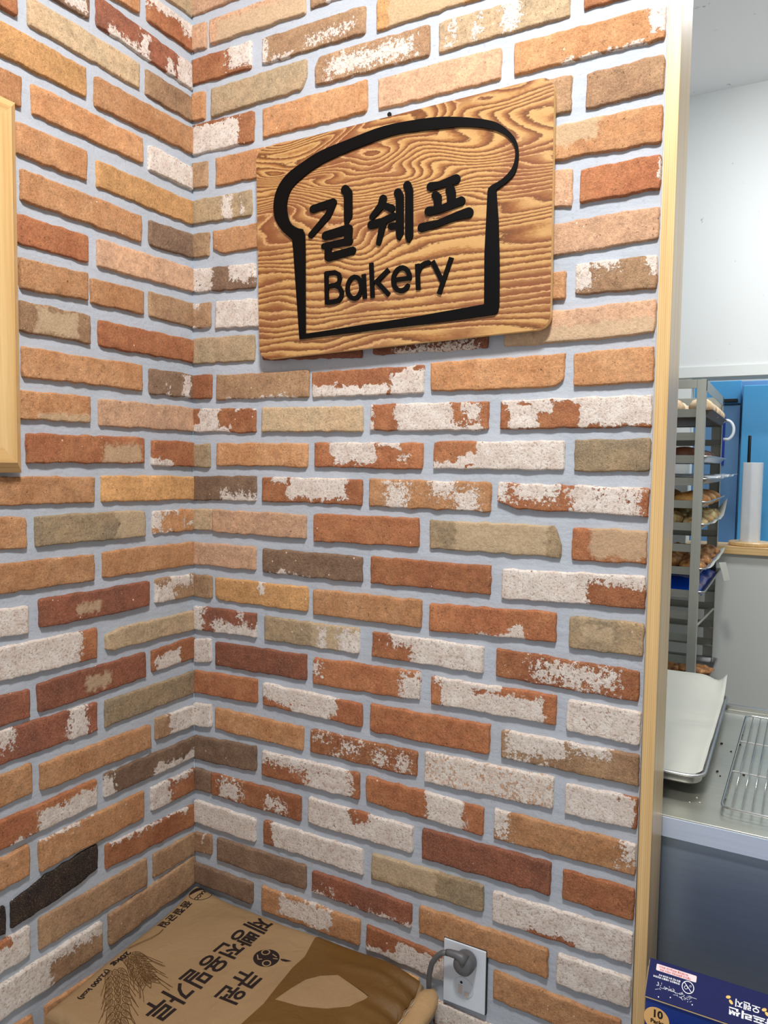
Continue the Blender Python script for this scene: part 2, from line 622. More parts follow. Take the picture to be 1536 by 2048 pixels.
M_GREEN_BREAD = bread_material('nut_topped_bread', (160, 104, 52), (226, 216, 160), 60)
M_BROWN_BREAD = bread_material('chocolate_bread', (110, 58, 30), (214, 160, 96), 55)
M_CRUMB = plain('burnt_crumb', (30, 22, 20), 0.9)
M_FLOUR_CRUMB = plain('pale_crumb', (214, 206, 190), 0.9)


# ------------------------------------------------------------------ measured brick positions (metres): left, right, z at left, z at right, height, look
RB = [
(-0.0012, 0.1603, 1.0447, 1.0468, 0.0595, 'P'),
(-0.0015, 0.037, 0.9708, 0.9684, 0.0546, 'P'),
(0.0465, 0.2935, 0.9713, 0.9711, 0.0521, 'P t.1,.0,1,.8'),
(0.3056, 0.5063, 0.9774, 0.9769, 0.048, 'B w.2,0,.6,.3'),
(-0.0115, 0.1585, 0.8987, 0.8979, 0.055, 'R w.62,.1,.98,1 s.5'),
(0.187, 0.4318, 0.8979, 0.8987, 0.0518, 'B w0,0,.06,1 w.1,0,.3,.2 w.45,.2,.9,.55 s.6'),
(0.4557, 0.7041, 0.8941, 0.8989, 0.0566, 'Y t.1,0,.7,1'),
(-0.0094, 0.0318, 0.8232, 0.822, 0.0589, 'O'),
(0.0509, 0.2967, 0.8216, 0.8265, 0.0579, 'T kbr.012,.02'),
(0.3189, 0.5669, 0.8264, 0.8243, 0.0548, 'B ktl.01,.02 w.1,.1,.9,.8 s.9'),
(0.5853, 0.8237, 0.8242, 0.8252, 0.053, 'T w.1,.2,.14,1 w.3,.2,.34,1 w.5,.1,.66,1 s.7'),
(0.8444, 0.9847, 0.829, 0.8313, 0.0468, 'R'),
(-0.0048, 0.1656, 0.7513, 0.7487, 0.0638, 'R w0,0,.78,.95'),
(0.1898, 0.4375, 0.7509, 0.7532, 0.0592, 'O'),
(0.4615, 0.7056, 0.7513, 0.7512, 0.0557, 'P'),
(0.7283, 0.9752, 0.753, 0.7507, 0.052, 'O w.9,.2,1,1 w.35,0,.9,.12 s.2'),
(-0.0026, 0.0387, 0.6799, 0.6786, 0.0559, 'B'),
(0.0625, 0.3183, 0.6754, 0.6733, 0.0594, 'O'),
(0.3424, 0.5908, 0.674, 0.6726, 0.0557, 'T'),
(0.6133, 0.8297, 0.6727, 0.6714, 0.0603, 'B'),
(0.8534, 0.9767, 0.6692, 0.6727, 0.0567, 'B'),
(-0.0004, 0.1593, 0.6034, 0.6002, 0.0526, 'G w.55,0,.68,.9 w.82,.1,.88,.8 s.3'),
(0.1881, 0.4359, 0.6002, 0.5981, 0.0575, 'O'),
(0.4601, 0.7116, 0.5974, 0.5963, 0.0565, 'O'),
(0.7324, 0.9795, 0.5956, 0.5952, 0.0584, 'O t.1,.4,.6,1'),
(-0.0007, 0.0432, 0.5306, 0.53, 0.0529, 'B'),
(0.0552, 0.3196, 0.5311, 0.5308, 0.052, 'O kbl.03,.012'),
(0.3438, 0.5935, 0.5309, 0.5348, 0.0557, 'O'),
(0.6162, 0.8357, 0.5354, 0.5173, 0.0612, 'P'),
(0.8483, 0.9771, 0.5195, 0.522, 0.0549, 'R w.92,.3,1,.9 s.4'),
(0.0039, 0.1709, 0.4561, 0.4486, 0.0531, 'D w0,0,.35,1 w.6,.3,1,1 s.5'),
(0.1887, 0.4418, 0.4486, 0.4424, 0.052, 'B'),
(0.4643, 0.6997, 0.4416, 0.4457, 0.0587, 'O'),
(0.7395, 0.9785, 0.4372, 0.4448, 0.0533, 'P'),
(0.0036, 0.0477, 0.3769, 0.3773, 0.0553, 'B w0,0,1,.12 w0,.8,.5,1 s.3'),
(0.0621, 0.3211, 0.3726, 0.3634, 0.0598, 'R wall'),
(0.3455, 0.597, 0.3649, 0.3604, 0.0615, 'O'),
(0.613, 0.8288, 0.3667, 0.3648, 0.0486, 'O'),
(0.8443, 0.98, 0.3704, 0.368, 0.0529, 'B w0,.1,.26,1 w.2,.7,.55,1 w.88,.5,.98,1 s.6'),
(0.0083, 0.1691, 0.3, 0.2976, 0.0563, 'T'),
(0.1893, 0.4325, 0.2976, 0.2909, 0.0533, 'M'),
(0.4571, 0.6933, 0.2927, 0.2922, 0.0554, 'M w.2,0,.9,.3 s.9'),
(0.7232, 0.9799, 0.2912, 0.2978, 0.0543, 'P t.0,.0,1,.5'),
(0.0046, 0.0498, 0.2227, 0.2213, 0.0541, 'R'),
(0.0643, 0.308, 0.219, 0.217, 0.055, 'B w.1,0,.9,.06 s.2'),
(0.3163, 0.5671, 0.215, 0.2168, 0.0526, 'R w0,0,.7,.45 w.72,.0,1,.9'),
(0.5819, 0.8316, 0.2185, 0.2193, 0.0553, 'O kbr.015,.010'),
(0.846, 0.9787, 0.2179, 0.2218, 0.0573, 'O'),
(0.0078, 0.1718, 0.1495, 0.1463, 0.0525, 'R w.12,.1,.42,1 w0,0,.62,.25 w.7,.92,1,1'),
(0.1898, 0.4364, 0.1479, 0.1458, 0.0515, 'T'),
(0.4535, 0.6968, 0.1472, 0.1465, 0.0523, 'R w.22,0,.7,1 w0,0,.05,1 w.4,0,.95,.3 w.8,.3,.95,.9 s.3'),
(0.7183, 0.9782, 0.1477, 0.1491, 0.0522, 'R w.06,.15,.26,.85 w.02,.85,.6,1 w.27,.5,.37,1 w.55,.1,1,1'),
(0.006, 0.0457, 0.0704, 0.071, 0.0528, 'G'),
(0.0651, 0.3063, 0.0749, 0.0746, 0.0501, 'O'),
(0.3237, 0.5673, 0.0748, 0.0735, 0.0514, 'R w.18,.1,.6,1 w.6,.8,.8,1 w.76,.3,.88,.5 s.2'),
(0.5899, 0.8352, 0.0754, 0.0762, 0.0518, 'R w.38,0,1,1 w.0,0,.5,.2 w.2,.1,.5,.5'),
(0.8517, 0.9791, 0.0751, 0.0772, 0.0542, 'G'),
(0.0073, 0.1745, -0.0035, 0.0006, 0.055, 'D w.45,0,1,.35 s.7'),
(0.1904, 0.4364, 0.0012, 0.0016, 0.0521, 'R w.27,.15,.88,1 w.1,.75,.3,1 s.2'),
(0.4526, 0.7051, 0.0006, -0.0008, 0.0546, 'O w.15,0,.36,.9 w.5,.4,.75,1 w.7,.0,.92,.8 s.95'),
(0.7176, 0.9807, 0.0079, 0.0034, 0.0468, 'R w.5,.0,.97,1 w.12,.3,.45,1 w.0,.1,.1,1 s.7 kbl.035,.011'),
(0.0121, 0.0542, -0.0706, -0.0702, 0.0495, 'T'),
(0.0542, 0.3041, -0.0721, -0.0728, 0.0508, 'P'),
(0.323, 0.5619, -0.0762, -0.0743, 0.0573, 'R'),
(0.5841, 0.8343, -0.0745, -0.0738, 0.0557, 'G ktr.012,.03 t.2,0,.9,1'),
(0.8519, 0.9808, -0.0754, -0.0742, 0.0564, 'R t.25,.1,1,1'),
(0.0053, 0.1736, -0.1496, -0.1487, 0.0518, 'P'),
(0.1932, 0.4385, -0.1515, -0.1525, 0.0527, 'D w.05,0,.5,.05 s.1'),
(0.4585, 0.7077, -0.1514, -0.15, 0.0535, 'R'),
(0.728, 0.9799, -0.1548, -0.1478, 0.0549, 'R wall -.66,0,1,.62 s.3'),
(0.0065, 0.0505, -0.2239, -0.2234, 0.0533, 'B'),
(0.0604, 0.3096, -0.2239, -0.2247, 0.0521, 'Y kbl.012,.01 w.48,.45,.55,1'),
(0.3244, 0.5707, -0.2284, -0.2273, 0.0544, 'O'),
(0.5871, 0.8298, -0.2302, -0.2217, 0.0532, 'R w.35,0,.78,.12 w.66,.0,.76,.5 s.1'),
(0.852, 0.9808, -0.2277, -0.2275, 0.0557, 'G t.2,.3,.6,.8'),
(0.0088, 0.1755, -0.2973, -0.2947, 0.0535, 'M w0,0,.22,1 w.35,0,1,.5 w.7,.6,.8,1 s.6'),
(0.1983, 0.4346, -0.2966, -0.2964, 0.0525, 'G w.57,0,.68,.9 w.78,0,1,.9 t.5,.0,1,1 s.5'),
(0.4637, 0.6968, -0.2959, -0.2967, 0.0507, 'R w.15,.5,.5,1 w.35,.0,1,1 s.5'),
(0.7219, 0.9706, -0.2976, -0.304, 0.0526, 'R w.25,.1,.88,.95 s1.2'),
(0.0009, 0.0478, -0.3752, -0.3674, 0.0547, 'R wall s.4'),
(0.0612, 0.3074, -0.3724, -0.3699, 0.0557, 'M'),
(0.3236, 0.5708, -0.3738, -0.3681, 0.0569, 'R w.83,.0,1,.9 w.02,.3,.1,.9 s.7'),
(0.5933, 0.8339, -0.3693, -0.3676, 0.0537, 'R w.1,.0,.92,.8 w.03,.7,.6,1 s.2'),
(0.852, 0.9798, -0.3748, -0.3764, 0.0564, 'P wall s.5'),
(0.0134, 0.1782, -0.4438, -0.4395, 0.0529, 'R'),
(0.1943, 0.4424, -0.4387, -0.4431, 0.0483, 'R w0,.25,.78,1 w.3,.0,.7,.6 s.2'),
(0.4612, 0.7135, -0.4482, -0.445, 0.0565, 'R'),
(0.7352, 0.9822, -0.4453, -0.4461, 0.053, 'B w.05,.25,.5,1 w.5,.7,.8,1 w.05,0,.4,.15 s.6'),
(0.003, 0.0485, -0.5205, -0.518, 0.0534, 'P wall s.7'),
(0.06, 0.3001, -0.5178, -0.5203, 0.0506, 'O'),
(0.3185, 0.5664, -0.5184, -0.5191, 0.0504, 'R w.05,.6,.2,.95 w.3,.3,.5,.9 w.6,.1,.75,.7 w.8,.1,.95,.9 w.2,.0,.3,.3 s1.1'),
(0.5827, 0.8338, -0.5239, -0.5199, 0.0596, 'P wall s1.1'),
(0.8533, 0.9834, -0.5228, -0.5199, 0.0557, 'R w0,0,.96,1 -.78,.82,1,1 s.1'),
(0.0078, 0.1764, -0.6009, -0.5932, 0.0576, 'D'),
(0.1926, 0.4385, -0.5953, -0.5937, 0.0546, 'R w0,.5,.9,1 w.45,0,.95,.9 s.8'),
(0.4543, 0.7046, -0.5942, -0.6, 0.0538, 'R w.53,0,.85,1 s.2'),
(0.7243, 0.9794, -0.599, -0.5996, 0.0555, 'O w0,.1,.14,1 w.88,.3,1,1 s.8'),
(0.005, 0.0483, -0.6721, -0.6721, 0.0519, 'D'),
(0.0483, 0.2961, -0.6733, -0.6738, 0.0525, 'R w.1,.1,.35,.9 w.62,.05,.85,.8 s.8'),
(0.3142, 0.56, -0.6718, -0.6741, 0.0555, 'R wall -.46,.72,.6,1 s.4'),
(0.5794, 0.8331, -0.6773, -0.6757, 0.0604, 'M'),
(0.8533, 0.9828, -0.6758, -0.6777, 0.0549, 'R'),
(0.0073, 0.1746, -0.7497, -0.7531, 0.0542, 'P wall s.6'),
(0.1969, 0.4485, -0.748, -0.7487, 0.0533, 'R w.08,0,1,1 s.3'),
(0.4694, 0.7081, -0.7487, -0.7468, 0.0532, 'G t0,.2,.6,1'),
(0.7248, 0.9806, -0.7568, -0.7553, 0.0579, 'R wall -.28,0,.6,.08 s.15'),
(0.006, 0.049, -0.8206, -0.815, 0.0485, 'B w.5,0,.65,1'),
(0.0656, 0.3094, -0.8204, -0.8208, 0.0536, 'D'),
(0.3254, 0.5609, -0.819, -0.8238, 0.0479, 'M w0,0,.5,.15 w.6,0,1,.2 w.1,.3,.3,.5 s.5'),
(0.5767, 0.832, -0.8262, -0.8294, 0.0544, 'O'),
(0.8473, 0.9791, -0.8333, -0.8334, 0.0558, 'P wall s.3'),
(0.0042, 0.1679, -0.8942, -0.895, 0.0488, 'D'),
(0.1929, 0.4437, -0.9009, -0.9, 0.0559, 'O w.2,.1,.72,.95 s.1'),
(0.4585, 0.7119, -0.9004, -0.912, 0.0515, 'R w0,0,.2,.3 w.28,.0,1,.85 w.15,.0,.5,.3 s.1'),
(0.7301, 0.9609, -0.9052, -0.9145, 0.0552, 'O'),
(0.6128, 0.8025, -1.0022, -1.0118, 0.0511, 'P wall s.9'),
]
LB = [
(-0.2564, -0.003, 1.0333, 1.0428, 0.0514, 'T'),
(-0.4071, -0.1464, 0.9502, 0.9707, 0.0523, 'O'),
(-0.1263, -0.0033, 0.9695, 0.9689, 0.0559, 'R w0,.6,1,1 w.75,.4,1,1 s.3'),
(-0.2513, -0.014, 0.8983, 0.89, 0.0536, 'M w.1,0,.45,.3 w.4,0,.52,.9 w.7,0,.78,.6 w.8,0,1,1 s.4'),
(-0.4775, -0.2678, 0.8851, 0.8991, 0.0474, 'D w.75,.2,.95,1 s.2'),
(-0.1299, -0.0133, 0.8228, 0.8231, 0.0515, 'B'),
(-0.3961, -0.1469, 0.8253, 0.8271, 0.0505, 'T'),
(-0.5846, -0.4164, 0.8235, 0.8288, 0.0464, 'R'),
(-0.2572, -0.0053, 0.7484, 0.7531, 0.0557, 'O'),
(-0.5086, -0.2775, 0.7506, 0.7537, 0.0547, 'Y'),
(-0.1244, -0.0046, 0.6781, 0.6762, 0.0505, 'P wall s.2'),
(-0.3914, -0.1402, 0.68, 0.6826, 0.0513, 'O'),
(-0.5685, -0.4117, 0.6753, 0.6802, 0.0526, 'O'),
(-0.2545, -0.0049, 0.6004, 0.602, 0.0517, 'Y'),
(-0.4234, -0.2777, 0.6016, 0.6037, 0.0547, 'O'),
(-0.6375, -0.4419, 0.6107, 0.6073, 0.0478, 'O'),
(-0.1234, -0.0041, 0.5259, 0.5313, 0.0529, 'D'),
(-0.4153, -0.1462, 0.527, 0.5251, 0.054, 'O'),
(-0.6164, -0.4342, 0.5329, 0.5296, 0.0489, 'O'),
(-0.2557, -0.0002, 0.4531, 0.4568, 0.053, 'P'),
(-0.4257, -0.276, 0.4519, 0.4536, 0.0511, 'R'),
(-0.6419, -0.445, 0.4519, 0.4538, 0.0483, 'O'),
(-0.1246, 0.0037, 0.3809, 0.3797, 0.0534, 'B'),
(-0.2713, -0.1407, 0.3802, 0.3815, 0.049, 'O'),
(-0.4208, -0.279, 0.3771, 0.3819, 0.053, 'O'),
(-0.2538, -0.0035, 0.3019, 0.3026, 0.0514, 'R'),
(-0.4228, -0.2743, 0.3041, 0.3037, 0.0542, 'B t.2,.1,.8,.9'),
(-0.126, 0.0031, 0.2228, 0.2231, 0.0541, 'D w.35,0,.42,.3 w.75,0,.9,.9 s.2'),
(-0.4185, -0.1467, 0.226, 0.2272, 0.053, 'O'),
(-0.2558, 0.0039, 0.1496, 0.1509, 0.0536, 'P'),
(-0.4303, -0.2776, 0.1523, 0.1533, 0.0523, 'O t.3,0,1,.3'),
(-0.1202, 0.0025, 0.0735, 0.0722, 0.0549, 'R w0,0,.45,.3'),
(-0.4126, -0.1435, 0.076, 0.078, 0.0539, 'R t.6,.05,.97,.7'),
(-0.2513, 0.0044, 0.002, -0.002, 0.0528, 'Y'),
(-0.5854, -0.2686, 0.0042, 0.0011, 0.0514, 'O'),
(-0.1181, 0.0085, -0.0718, -0.0719, 0.0502, 'O w0,.2,.2,1 w0,0,.5,.15 w.2,.75,.6,1 w.7,.2,1,.5 s.3'),
(-0.3976, -0.1417, -0.0725, -0.0736, 0.0554, 'G t.7,.0,1,1'),
(-0.5552, -0.4154, -0.0668, -0.0745, 0.0569, 'O'),
(-0.2504, 0.0027, -0.1485, -0.1503, 0.0535, 'O'),
(-0.5002, -0.2707, -0.1485, -0.1492, 0.052, 'O'),
(-0.6814, -0.5149, -0.1438, -0.149, 0.0495, 'R'),
(-0.1131, 0.0035, -0.2208, -0.222, 0.0527, 'B w0,0,.5,.9 w.3,.5,.95,1 s.5'),
(-0.3928, -0.1322, -0.2224, -0.2225, 0.0538, 'M t.3,.2,.5,.6'),
(-0.6066, -0.415, -0.219, -0.2258, 0.0503, 'R w0,0,.98,1 s.2'),
(-0.2453, 0.0088, -0.2964, -0.2989, 0.0441, 'T ktl.04,.010 kbl.02,.006'),
(-0.5035, -0.2667, -0.2993, -0.3035, 0.0603, 'R w0,0,.85,1 s.3'),
(-0.1239, -0.0008, -0.3686, -0.3634, 0.0493, 'R w.05,0,.62,.65'),
(-0.399, -0.1416, -0.3763, -0.3734, 0.0558, 'M t.4,.2,.65,.7'),
(-0.6105, -0.4145, -0.3722, -0.3795, 0.0535, 'M'),
(-0.2489, 0.0082, -0.4479, -0.4463, 0.0531, 'G'),
(-0.5067, -0.2679, -0.4439, -0.4488, 0.0595, 'M w.7,0,.93,1 w.05,.4,.25,1 s.7'),
(-0.1155, -0.0004, -0.5172, -0.521, 0.0483, 'B w.3,0,1,1 s.3'),
(-0.3964, -0.1291, -0.522, -0.5294, 0.0519, 'O'),
(-0.5988, -0.4126, -0.5251, -0.5188, 0.0574, 'O'),
(-0.2541, -0.0007, -0.5921, -0.5971, 0.0501, 'D w0,.0,.12,.9 w.5,0,1,.4 s.3'),
(-0.51, -0.2719, -0.5964, -0.597, 0.0528, 'R w.45,0,1,.72 w.2,0,.4,.2 s.2'),
(-0.1289, 0.0035, -0.6711, -0.6746, 0.0533, 'R w0,0,.45,1 w.4,.8,.95,1 s.5'),
(-0.4009, -0.1495, -0.6732, -0.6744, 0.0597, 'O w0,.95,.5,1 s.3'),
(-0.5698, -0.4209, -0.6723, -0.6672, 0.058, 'O'),
(-0.2509, 0.0032, -0.7405, -0.757, 0.0507, 'R w.05,.9,.9,1 s.2'),
(-0.4582, -0.2705, -0.748, -0.7362, 0.06, 'K kbr.05,.008 ktl.07,.012'),
(-0.6121, -0.469, -0.7398, -0.7497, 0.0525, 'K'),
(-0.1228, 0.004, -0.822, -0.8262, 0.053, 'B'),
(-0.4043, -0.1423, -0.8199, -0.8274, 0.0603, 'B'),
(-0.5733, -0.4234, -0.8163, -0.8173, 0.0572, 'R wall -.2,.75,.75,1'),
(-0.2453, 0.0038, -0.9054, -0.8973, 0.0675, 'B'),
(-0.5013, -0.2623, -0.9008, -0.9026, 0.0636, 'B w0,0,.52,1 w.4,.62,1,1 s.5'),
(-0.6293, -0.5258, -0.8998, -0.8991, 0.0581, 'O'),
(-0.577, -0.4205, -0.9718, -0.9809, 0.0506, 'O'),
(-0.3942, -0.2159, -0.9952, -1.007, 0.0622, 'O'),
(-0.1887, 0.0032, -1.0056, -1.0365, 0.0666, 'R'),
]

# outlines of the sign's loaf and letters (x, z[, radius]) and of the sack's print (x, y)
OUTER = [(0.3028, 0.3302), (0.2863, 0.5067), (0.2837, 0.5265), (0.2808, 0.5296), (0.2765, 0.533), (0.2704, 0.5378), (0.2637, 0.5434), (0.2578, 0.5492), (0.2528, 0.5551), (0.2481, 0.5613), (0.244, 0.5679), (0.2408, 0.5748), (0.2387, 0.5821), (0.2374, 0.5899), (0.2369, 0.5977), (0.2373, 0.6053), (0.2384, 0.6127), (0.2404, 0.62), (0.2432, 0.6271), (0.2468, 0.6337), (0.2512, 0.6399), (0.2565, 0.6457), (0.2626, 0.6512), (0.2696, 0.6563), (0.2776, 0.6609), (0.2866, 0.6651), (0.2962, 0.669), (0.3062, 0.6728), (0.3161, 0.6767), (0.3262, 0.6805), (0.3372, 0.6841), (0.3498, 0.6873), (0.3644, 0.6901), (0.3805, 0.6926), (0.3976, 0.6948), (0.4149, 0.6971), (0.4327, 0.6996), (0.4511, 0.7022), (0.4696, 0.7045), (0.4878, 0.7059), (0.506, 0.7062), (0.5243, 0.7057), (0.5418, 0.7048), (0.5574, 0.7038), (0.5707, 0.7028), (0.5824, 0.7017), (0.5929, 0.7004), (0.6028, 0.699), (0.6119, 0.6975), (0.6201, 0.6958), (0.6279, 0.6941), (0.6361, 0.6921), (0.6447, 0.69), (0.6535, 0.6878), (0.6624, 0.6853), (0.6711, 0.6827), (0.68, 0.6799), (0.6891, 0.6768), (0.6977, 0.6736), (0.7054, 0.6701), (0.7118, 0.6664), (0.7174, 0.6624), (0.7223, 0.6583), (0.727, 0.654), (0.7315, 0.6496), (0.7356, 0.6451), (0.7393, 0.6405), (0.7424, 0.6358), (0.7448, 0.6311), (0.7466, 0.6264), (0.7479, 0.6216), (0.7488, 0.6165), (0.7494, 0.6111), (0.7496, 0.6053), (0.7494, 0.5997), (0.7488, 0.5943), (0.7479, 0.5893), (0.7466, 0.5845), (0.7448, 0.58), (0.7424, 0.5759), (0.739, 0.5722), (0.7348, 0.5689), (0.7304, 0.5659), (0.7262, 0.5632), (0.722, 0.5608), (0.7177, 0.5587), (0.7139, 0.557), (0.7112, 0.5558), (0.7113, 0.5516), (0.7162, 0.5041), (0.7197, 0.4362), (0.7207, 0.396), (0.721, 0.3587), (0.7193, 0.3496), (0.7133, 0.3444), (0.6371, 0.3409), (0.5702, 0.3386), (0.4194, 0.3342)]
INNER = [(0.317, 0.3399), (0.3149, 0.5032), (0.3138, 0.5334), (0.3081, 0.545), (0.3058, 0.5455), (0.3026, 0.5463), (0.2988, 0.5474), (0.295, 0.5491), (0.2909, 0.5513), (0.2865, 0.554), (0.2821, 0.5572), (0.2785, 0.5612), (0.2756, 0.5661), (0.2732, 0.5719), (0.2714, 0.578), (0.2701, 0.5839), (0.2694, 0.5897), (0.2692, 0.5954), (0.2697, 0.6012), (0.2708, 0.6068), (0.2726, 0.6124), (0.275, 0.6179), (0.2782, 0.6231), (0.2822, 0.628), (0.2872, 0.6323), (0.2931, 0.6363), (0.2996, 0.64), (0.3065, 0.6436), (0.3138, 0.6473), (0.3215, 0.6509), (0.3297, 0.6543), (0.3383, 0.6575), (0.347, 0.6604), (0.356, 0.6631), (0.3658, 0.6656), (0.3772, 0.6681), (0.3906, 0.6707), (0.4055, 0.6732), (0.4214, 0.6757), (0.4375, 0.678), (0.4543, 0.6803), (0.4718, 0.6826), (0.4893, 0.6846), (0.5059, 0.6857), (0.5216, 0.6858), (0.5367, 0.685), (0.551, 0.6839), (0.5639, 0.6828), (0.5752, 0.6818), (0.5851, 0.6807), (0.5942, 0.6795), (0.6032, 0.6785), (0.6119, 0.6777), (0.6201, 0.6771), (0.6281, 0.6765), (0.6364, 0.6754), (0.6452, 0.6739), (0.6543, 0.672), (0.6632, 0.67), (0.6715, 0.6679), (0.6791, 0.6659), (0.6862, 0.6638), (0.6929, 0.6615), (0.6995, 0.6589), (0.7061, 0.6558), (0.7126, 0.6524), (0.7188, 0.6487), (0.7242, 0.6448), (0.729, 0.6405), (0.7332, 0.6357), (0.7368, 0.631), (0.7396, 0.6266), (0.7415, 0.6227), (0.7427, 0.6191), (0.7433, 0.6156), (0.7436, 0.6119), (0.7437, 0.6078), (0.7434, 0.6036), (0.7428, 0.5994), (0.7419, 0.5955), (0.7407, 0.592), (0.7392, 0.5888), (0.7372, 0.5858), (0.7348, 0.5828), (0.7317, 0.5797), (0.728, 0.5766), (0.724, 0.5738), (0.72, 0.5713), (0.7157, 0.5693), (0.7111, 0.5677), (0.7068, 0.5663), (0.7033, 0.565), (0.7008, 0.5636), (0.699, 0.5623), (0.6976, 0.5612), (0.6967, 0.5604), (0.6952, 0.5555), (0.6939, 0.5072), (0.6921, 0.4509), (0.6935, 0.364), (0.5699, 0.3545)]
GIL = [[(0.3324, 0.5797, 0.0076), (0.3765, 0.5853, 0.0075)], [(0.3785, 0.5844, 0.0087), (0.3687, 0.5638, 0.0072), (0.328, 0.5304, 0.006)], [(0.4061, 0.6047, 0.0091), (0.4127, 0.5966, 0.0091), (0.4133, 0.5551, 0.0091), (0.4095, 0.542, 0.0042)], [(0.3623, 0.5247, 0.0084), (0.4142, 0.5299, 0.0094)], [(0.4149, 0.5298, 0.0087), (0.4132, 0.5092, 0.0087)], [(0.3585, 0.5051, 0.006), (0.4171, 0.5076, 0.0072)], [(0.368, 0.5028, 0.0072), (0.3693, 0.4837, 0.0087)], [(0.3695, 0.4826, 0.0078), (0.4239, 0.489, 0.0075)]]
SWE = [[(0.4889, 0.5747, 0.008), (0.4857, 0.5638, 0.0077), (0.4659, 0.5454, 0.0056)], [(0.4907, 0.5631, 0.0056), (0.5073, 0.5549, 0.0072)], [(0.4645, 0.5313, 0.008), (0.4878, 0.5337, 0.0068), (0.5116, 0.5402, 0.0068)], [(0.4896, 0.5292, 0.0072), (0.4809, 0.4962, 0.0053)], [(0.5062, 0.5227, 0.0061), (0.5224, 0.5232, 0.0056)], [(0.5199, 0.5811, 0.008), (0.524, 0.5734, 0.008), (0.5251, 0.5088, 0.008), (0.5237, 0.4992, 0.004)], [(0.539, 0.5912, 0.008), (0.5431, 0.5815, 0.0077), (0.5445, 0.5006, 0.008), (0.5439, 0.4916, 0.0035)]]
PEU = [[(0.5862, 0.5814, 0.0077), (0.6031, 0.5814, 0.0061), (0.6354, 0.5862, 0.0084)], [(0.5958, 0.5649, 0.0072), (0.6005, 0.5601, 0.0077), (0.6009, 0.5423, 0.0072)], [(0.6246, 0.5692, 0.0089), (0.627, 0.5627, 0.0084), (0.6273, 0.5465, 0.0084)], [(0.5832, 0.5388, 0.008), (0.604, 0.5385, 0.0064), (0.6459, 0.547, 0.008)], [(0.5697, 0.5118, 0.008), (0.6029, 0.5148, 0.0061), (0.6405, 0.523, 0.0072), (0.6604, 0.5247, 0.0093)]]
L_B = [[(0.3648, 0.4514, 0.0044), (0.3667, 0.397, 0.0044)], [(0.3648, 0.4524, 0.0044), (0.3846, 0.4521, 0.0044), (0.3935, 0.4474, 0.0044), (0.3963, 0.4397, 0.0044), (0.3937, 0.4316, 0.0044), (0.386, 0.4282, 0.0044), (0.3669, 0.4275, 0.0044)], [(0.386, 0.4274, 0.0044), (0.396, 0.4221, 0.0044), (0.401, 0.4133, 0.0044), (0.3996, 0.4042, 0.0044), (0.393, 0.3983, 0.0044), (0.3807, 0.397, 0.0044), (0.3672, 0.397, 0.0044)]]
L_a = [[(0.4446, 0.419, 0.0044), (0.4433, 0.4267, 0.0044), (0.4398, 0.4332, 0.0044), (0.4347, 0.4375, 0.0044), (0.4288, 0.439, 0.0044), (0.4228, 0.4375, 0.0044), (0.4177, 0.4331, 0.0044), (0.4144, 0.4265, 0.0044), (0.4133, 0.4187, 0.0044), (0.4146, 0.411, 0.0044), (0.4181, 0.4044, 0.0044), (0.4233, 0.4001, 0.0044), (0.4293, 0.3987, 0.0044), (0.4352, 0.4003, 0.0044), (0.4402, 0.4047, 0.0044), (0.4435, 0.4113, 0.0044), (0.4446, 0.419, 0.0044)], [(0.4492, 0.4386, 0.0044), (0.4519, 0.4002, 0.0044)]]
L_k = [[(0.4656, 0.4576, 0.0044), (0.4689, 0.4004, 0.0044)], [(0.5003, 0.4426, 0.0044), (0.477, 0.4249, 0.0044)], [(0.478, 0.4248, 0.0044), (0.5017, 0.4009, 0.0044)]]
L_e = [[(0.5469, 0.4243, 0.0044), (0.5458, 0.4314, 0.0044), (0.5428, 0.4376, 0.0044), (0.5382, 0.4422, 0.0044), (0.5326, 0.4447, 0.0044), (0.5267, 0.4447, 0.0044), (0.5212, 0.4422, 0.0044), (0.5167, 0.4375, 0.0044), (0.5138, 0.4312, 0.0044), (0.5129, 0.424, 0.0044), (0.5141, 0.4168, 0.0044), (0.5171, 0.4105, 0.0044), (0.5218, 0.4059, 0.0044), (0.5274, 0.4035, 0.0044), (0.5333, 0.4036, 0.0044), (0.5388, 0.4062, 0.0044), (0.5432, 0.4109, 0.0044)], [(0.5154, 0.4244, 0.004), (0.5467, 0.4247, 0.004)]]
L_r = [[(0.5623, 0.4448, 0.0044), (0.5646, 0.4053, 0.0044)], [(0.5654, 0.4349, 0.0044), (0.5692, 0.4432, 0.0044), (0.577, 0.447, 0.0044), (0.5848, 0.4478, 0.0044)]]
L_y = [[(0.5941, 0.4464, 0.0044), (0.6105, 0.4153, 0.0044)], [(0.6285, 0.4484, 0.0044), (0.6077, 0.3932, 0.0044)]]
WAVE = [(0.3492, -0.0032), (0.3494, -0.0221), (0.3634, -0.0775), (0.3613, -0.1146), (0.368, -0.172), (0.3753, -0.2247), (0.3715, -0.2805)]
LEAF = [(0.3862, -0.2061), (0.3939, -0.1666), (0.404, -0.1333), (0.4226, -0.1109), (0.4513, -0.0931), (0.482, -0.1003), (0.5304, -0.1121), (0.5253, -0.1353), (0.5147, -0.154), (0.4816, -0.1759), (0.4321, -0.197)]

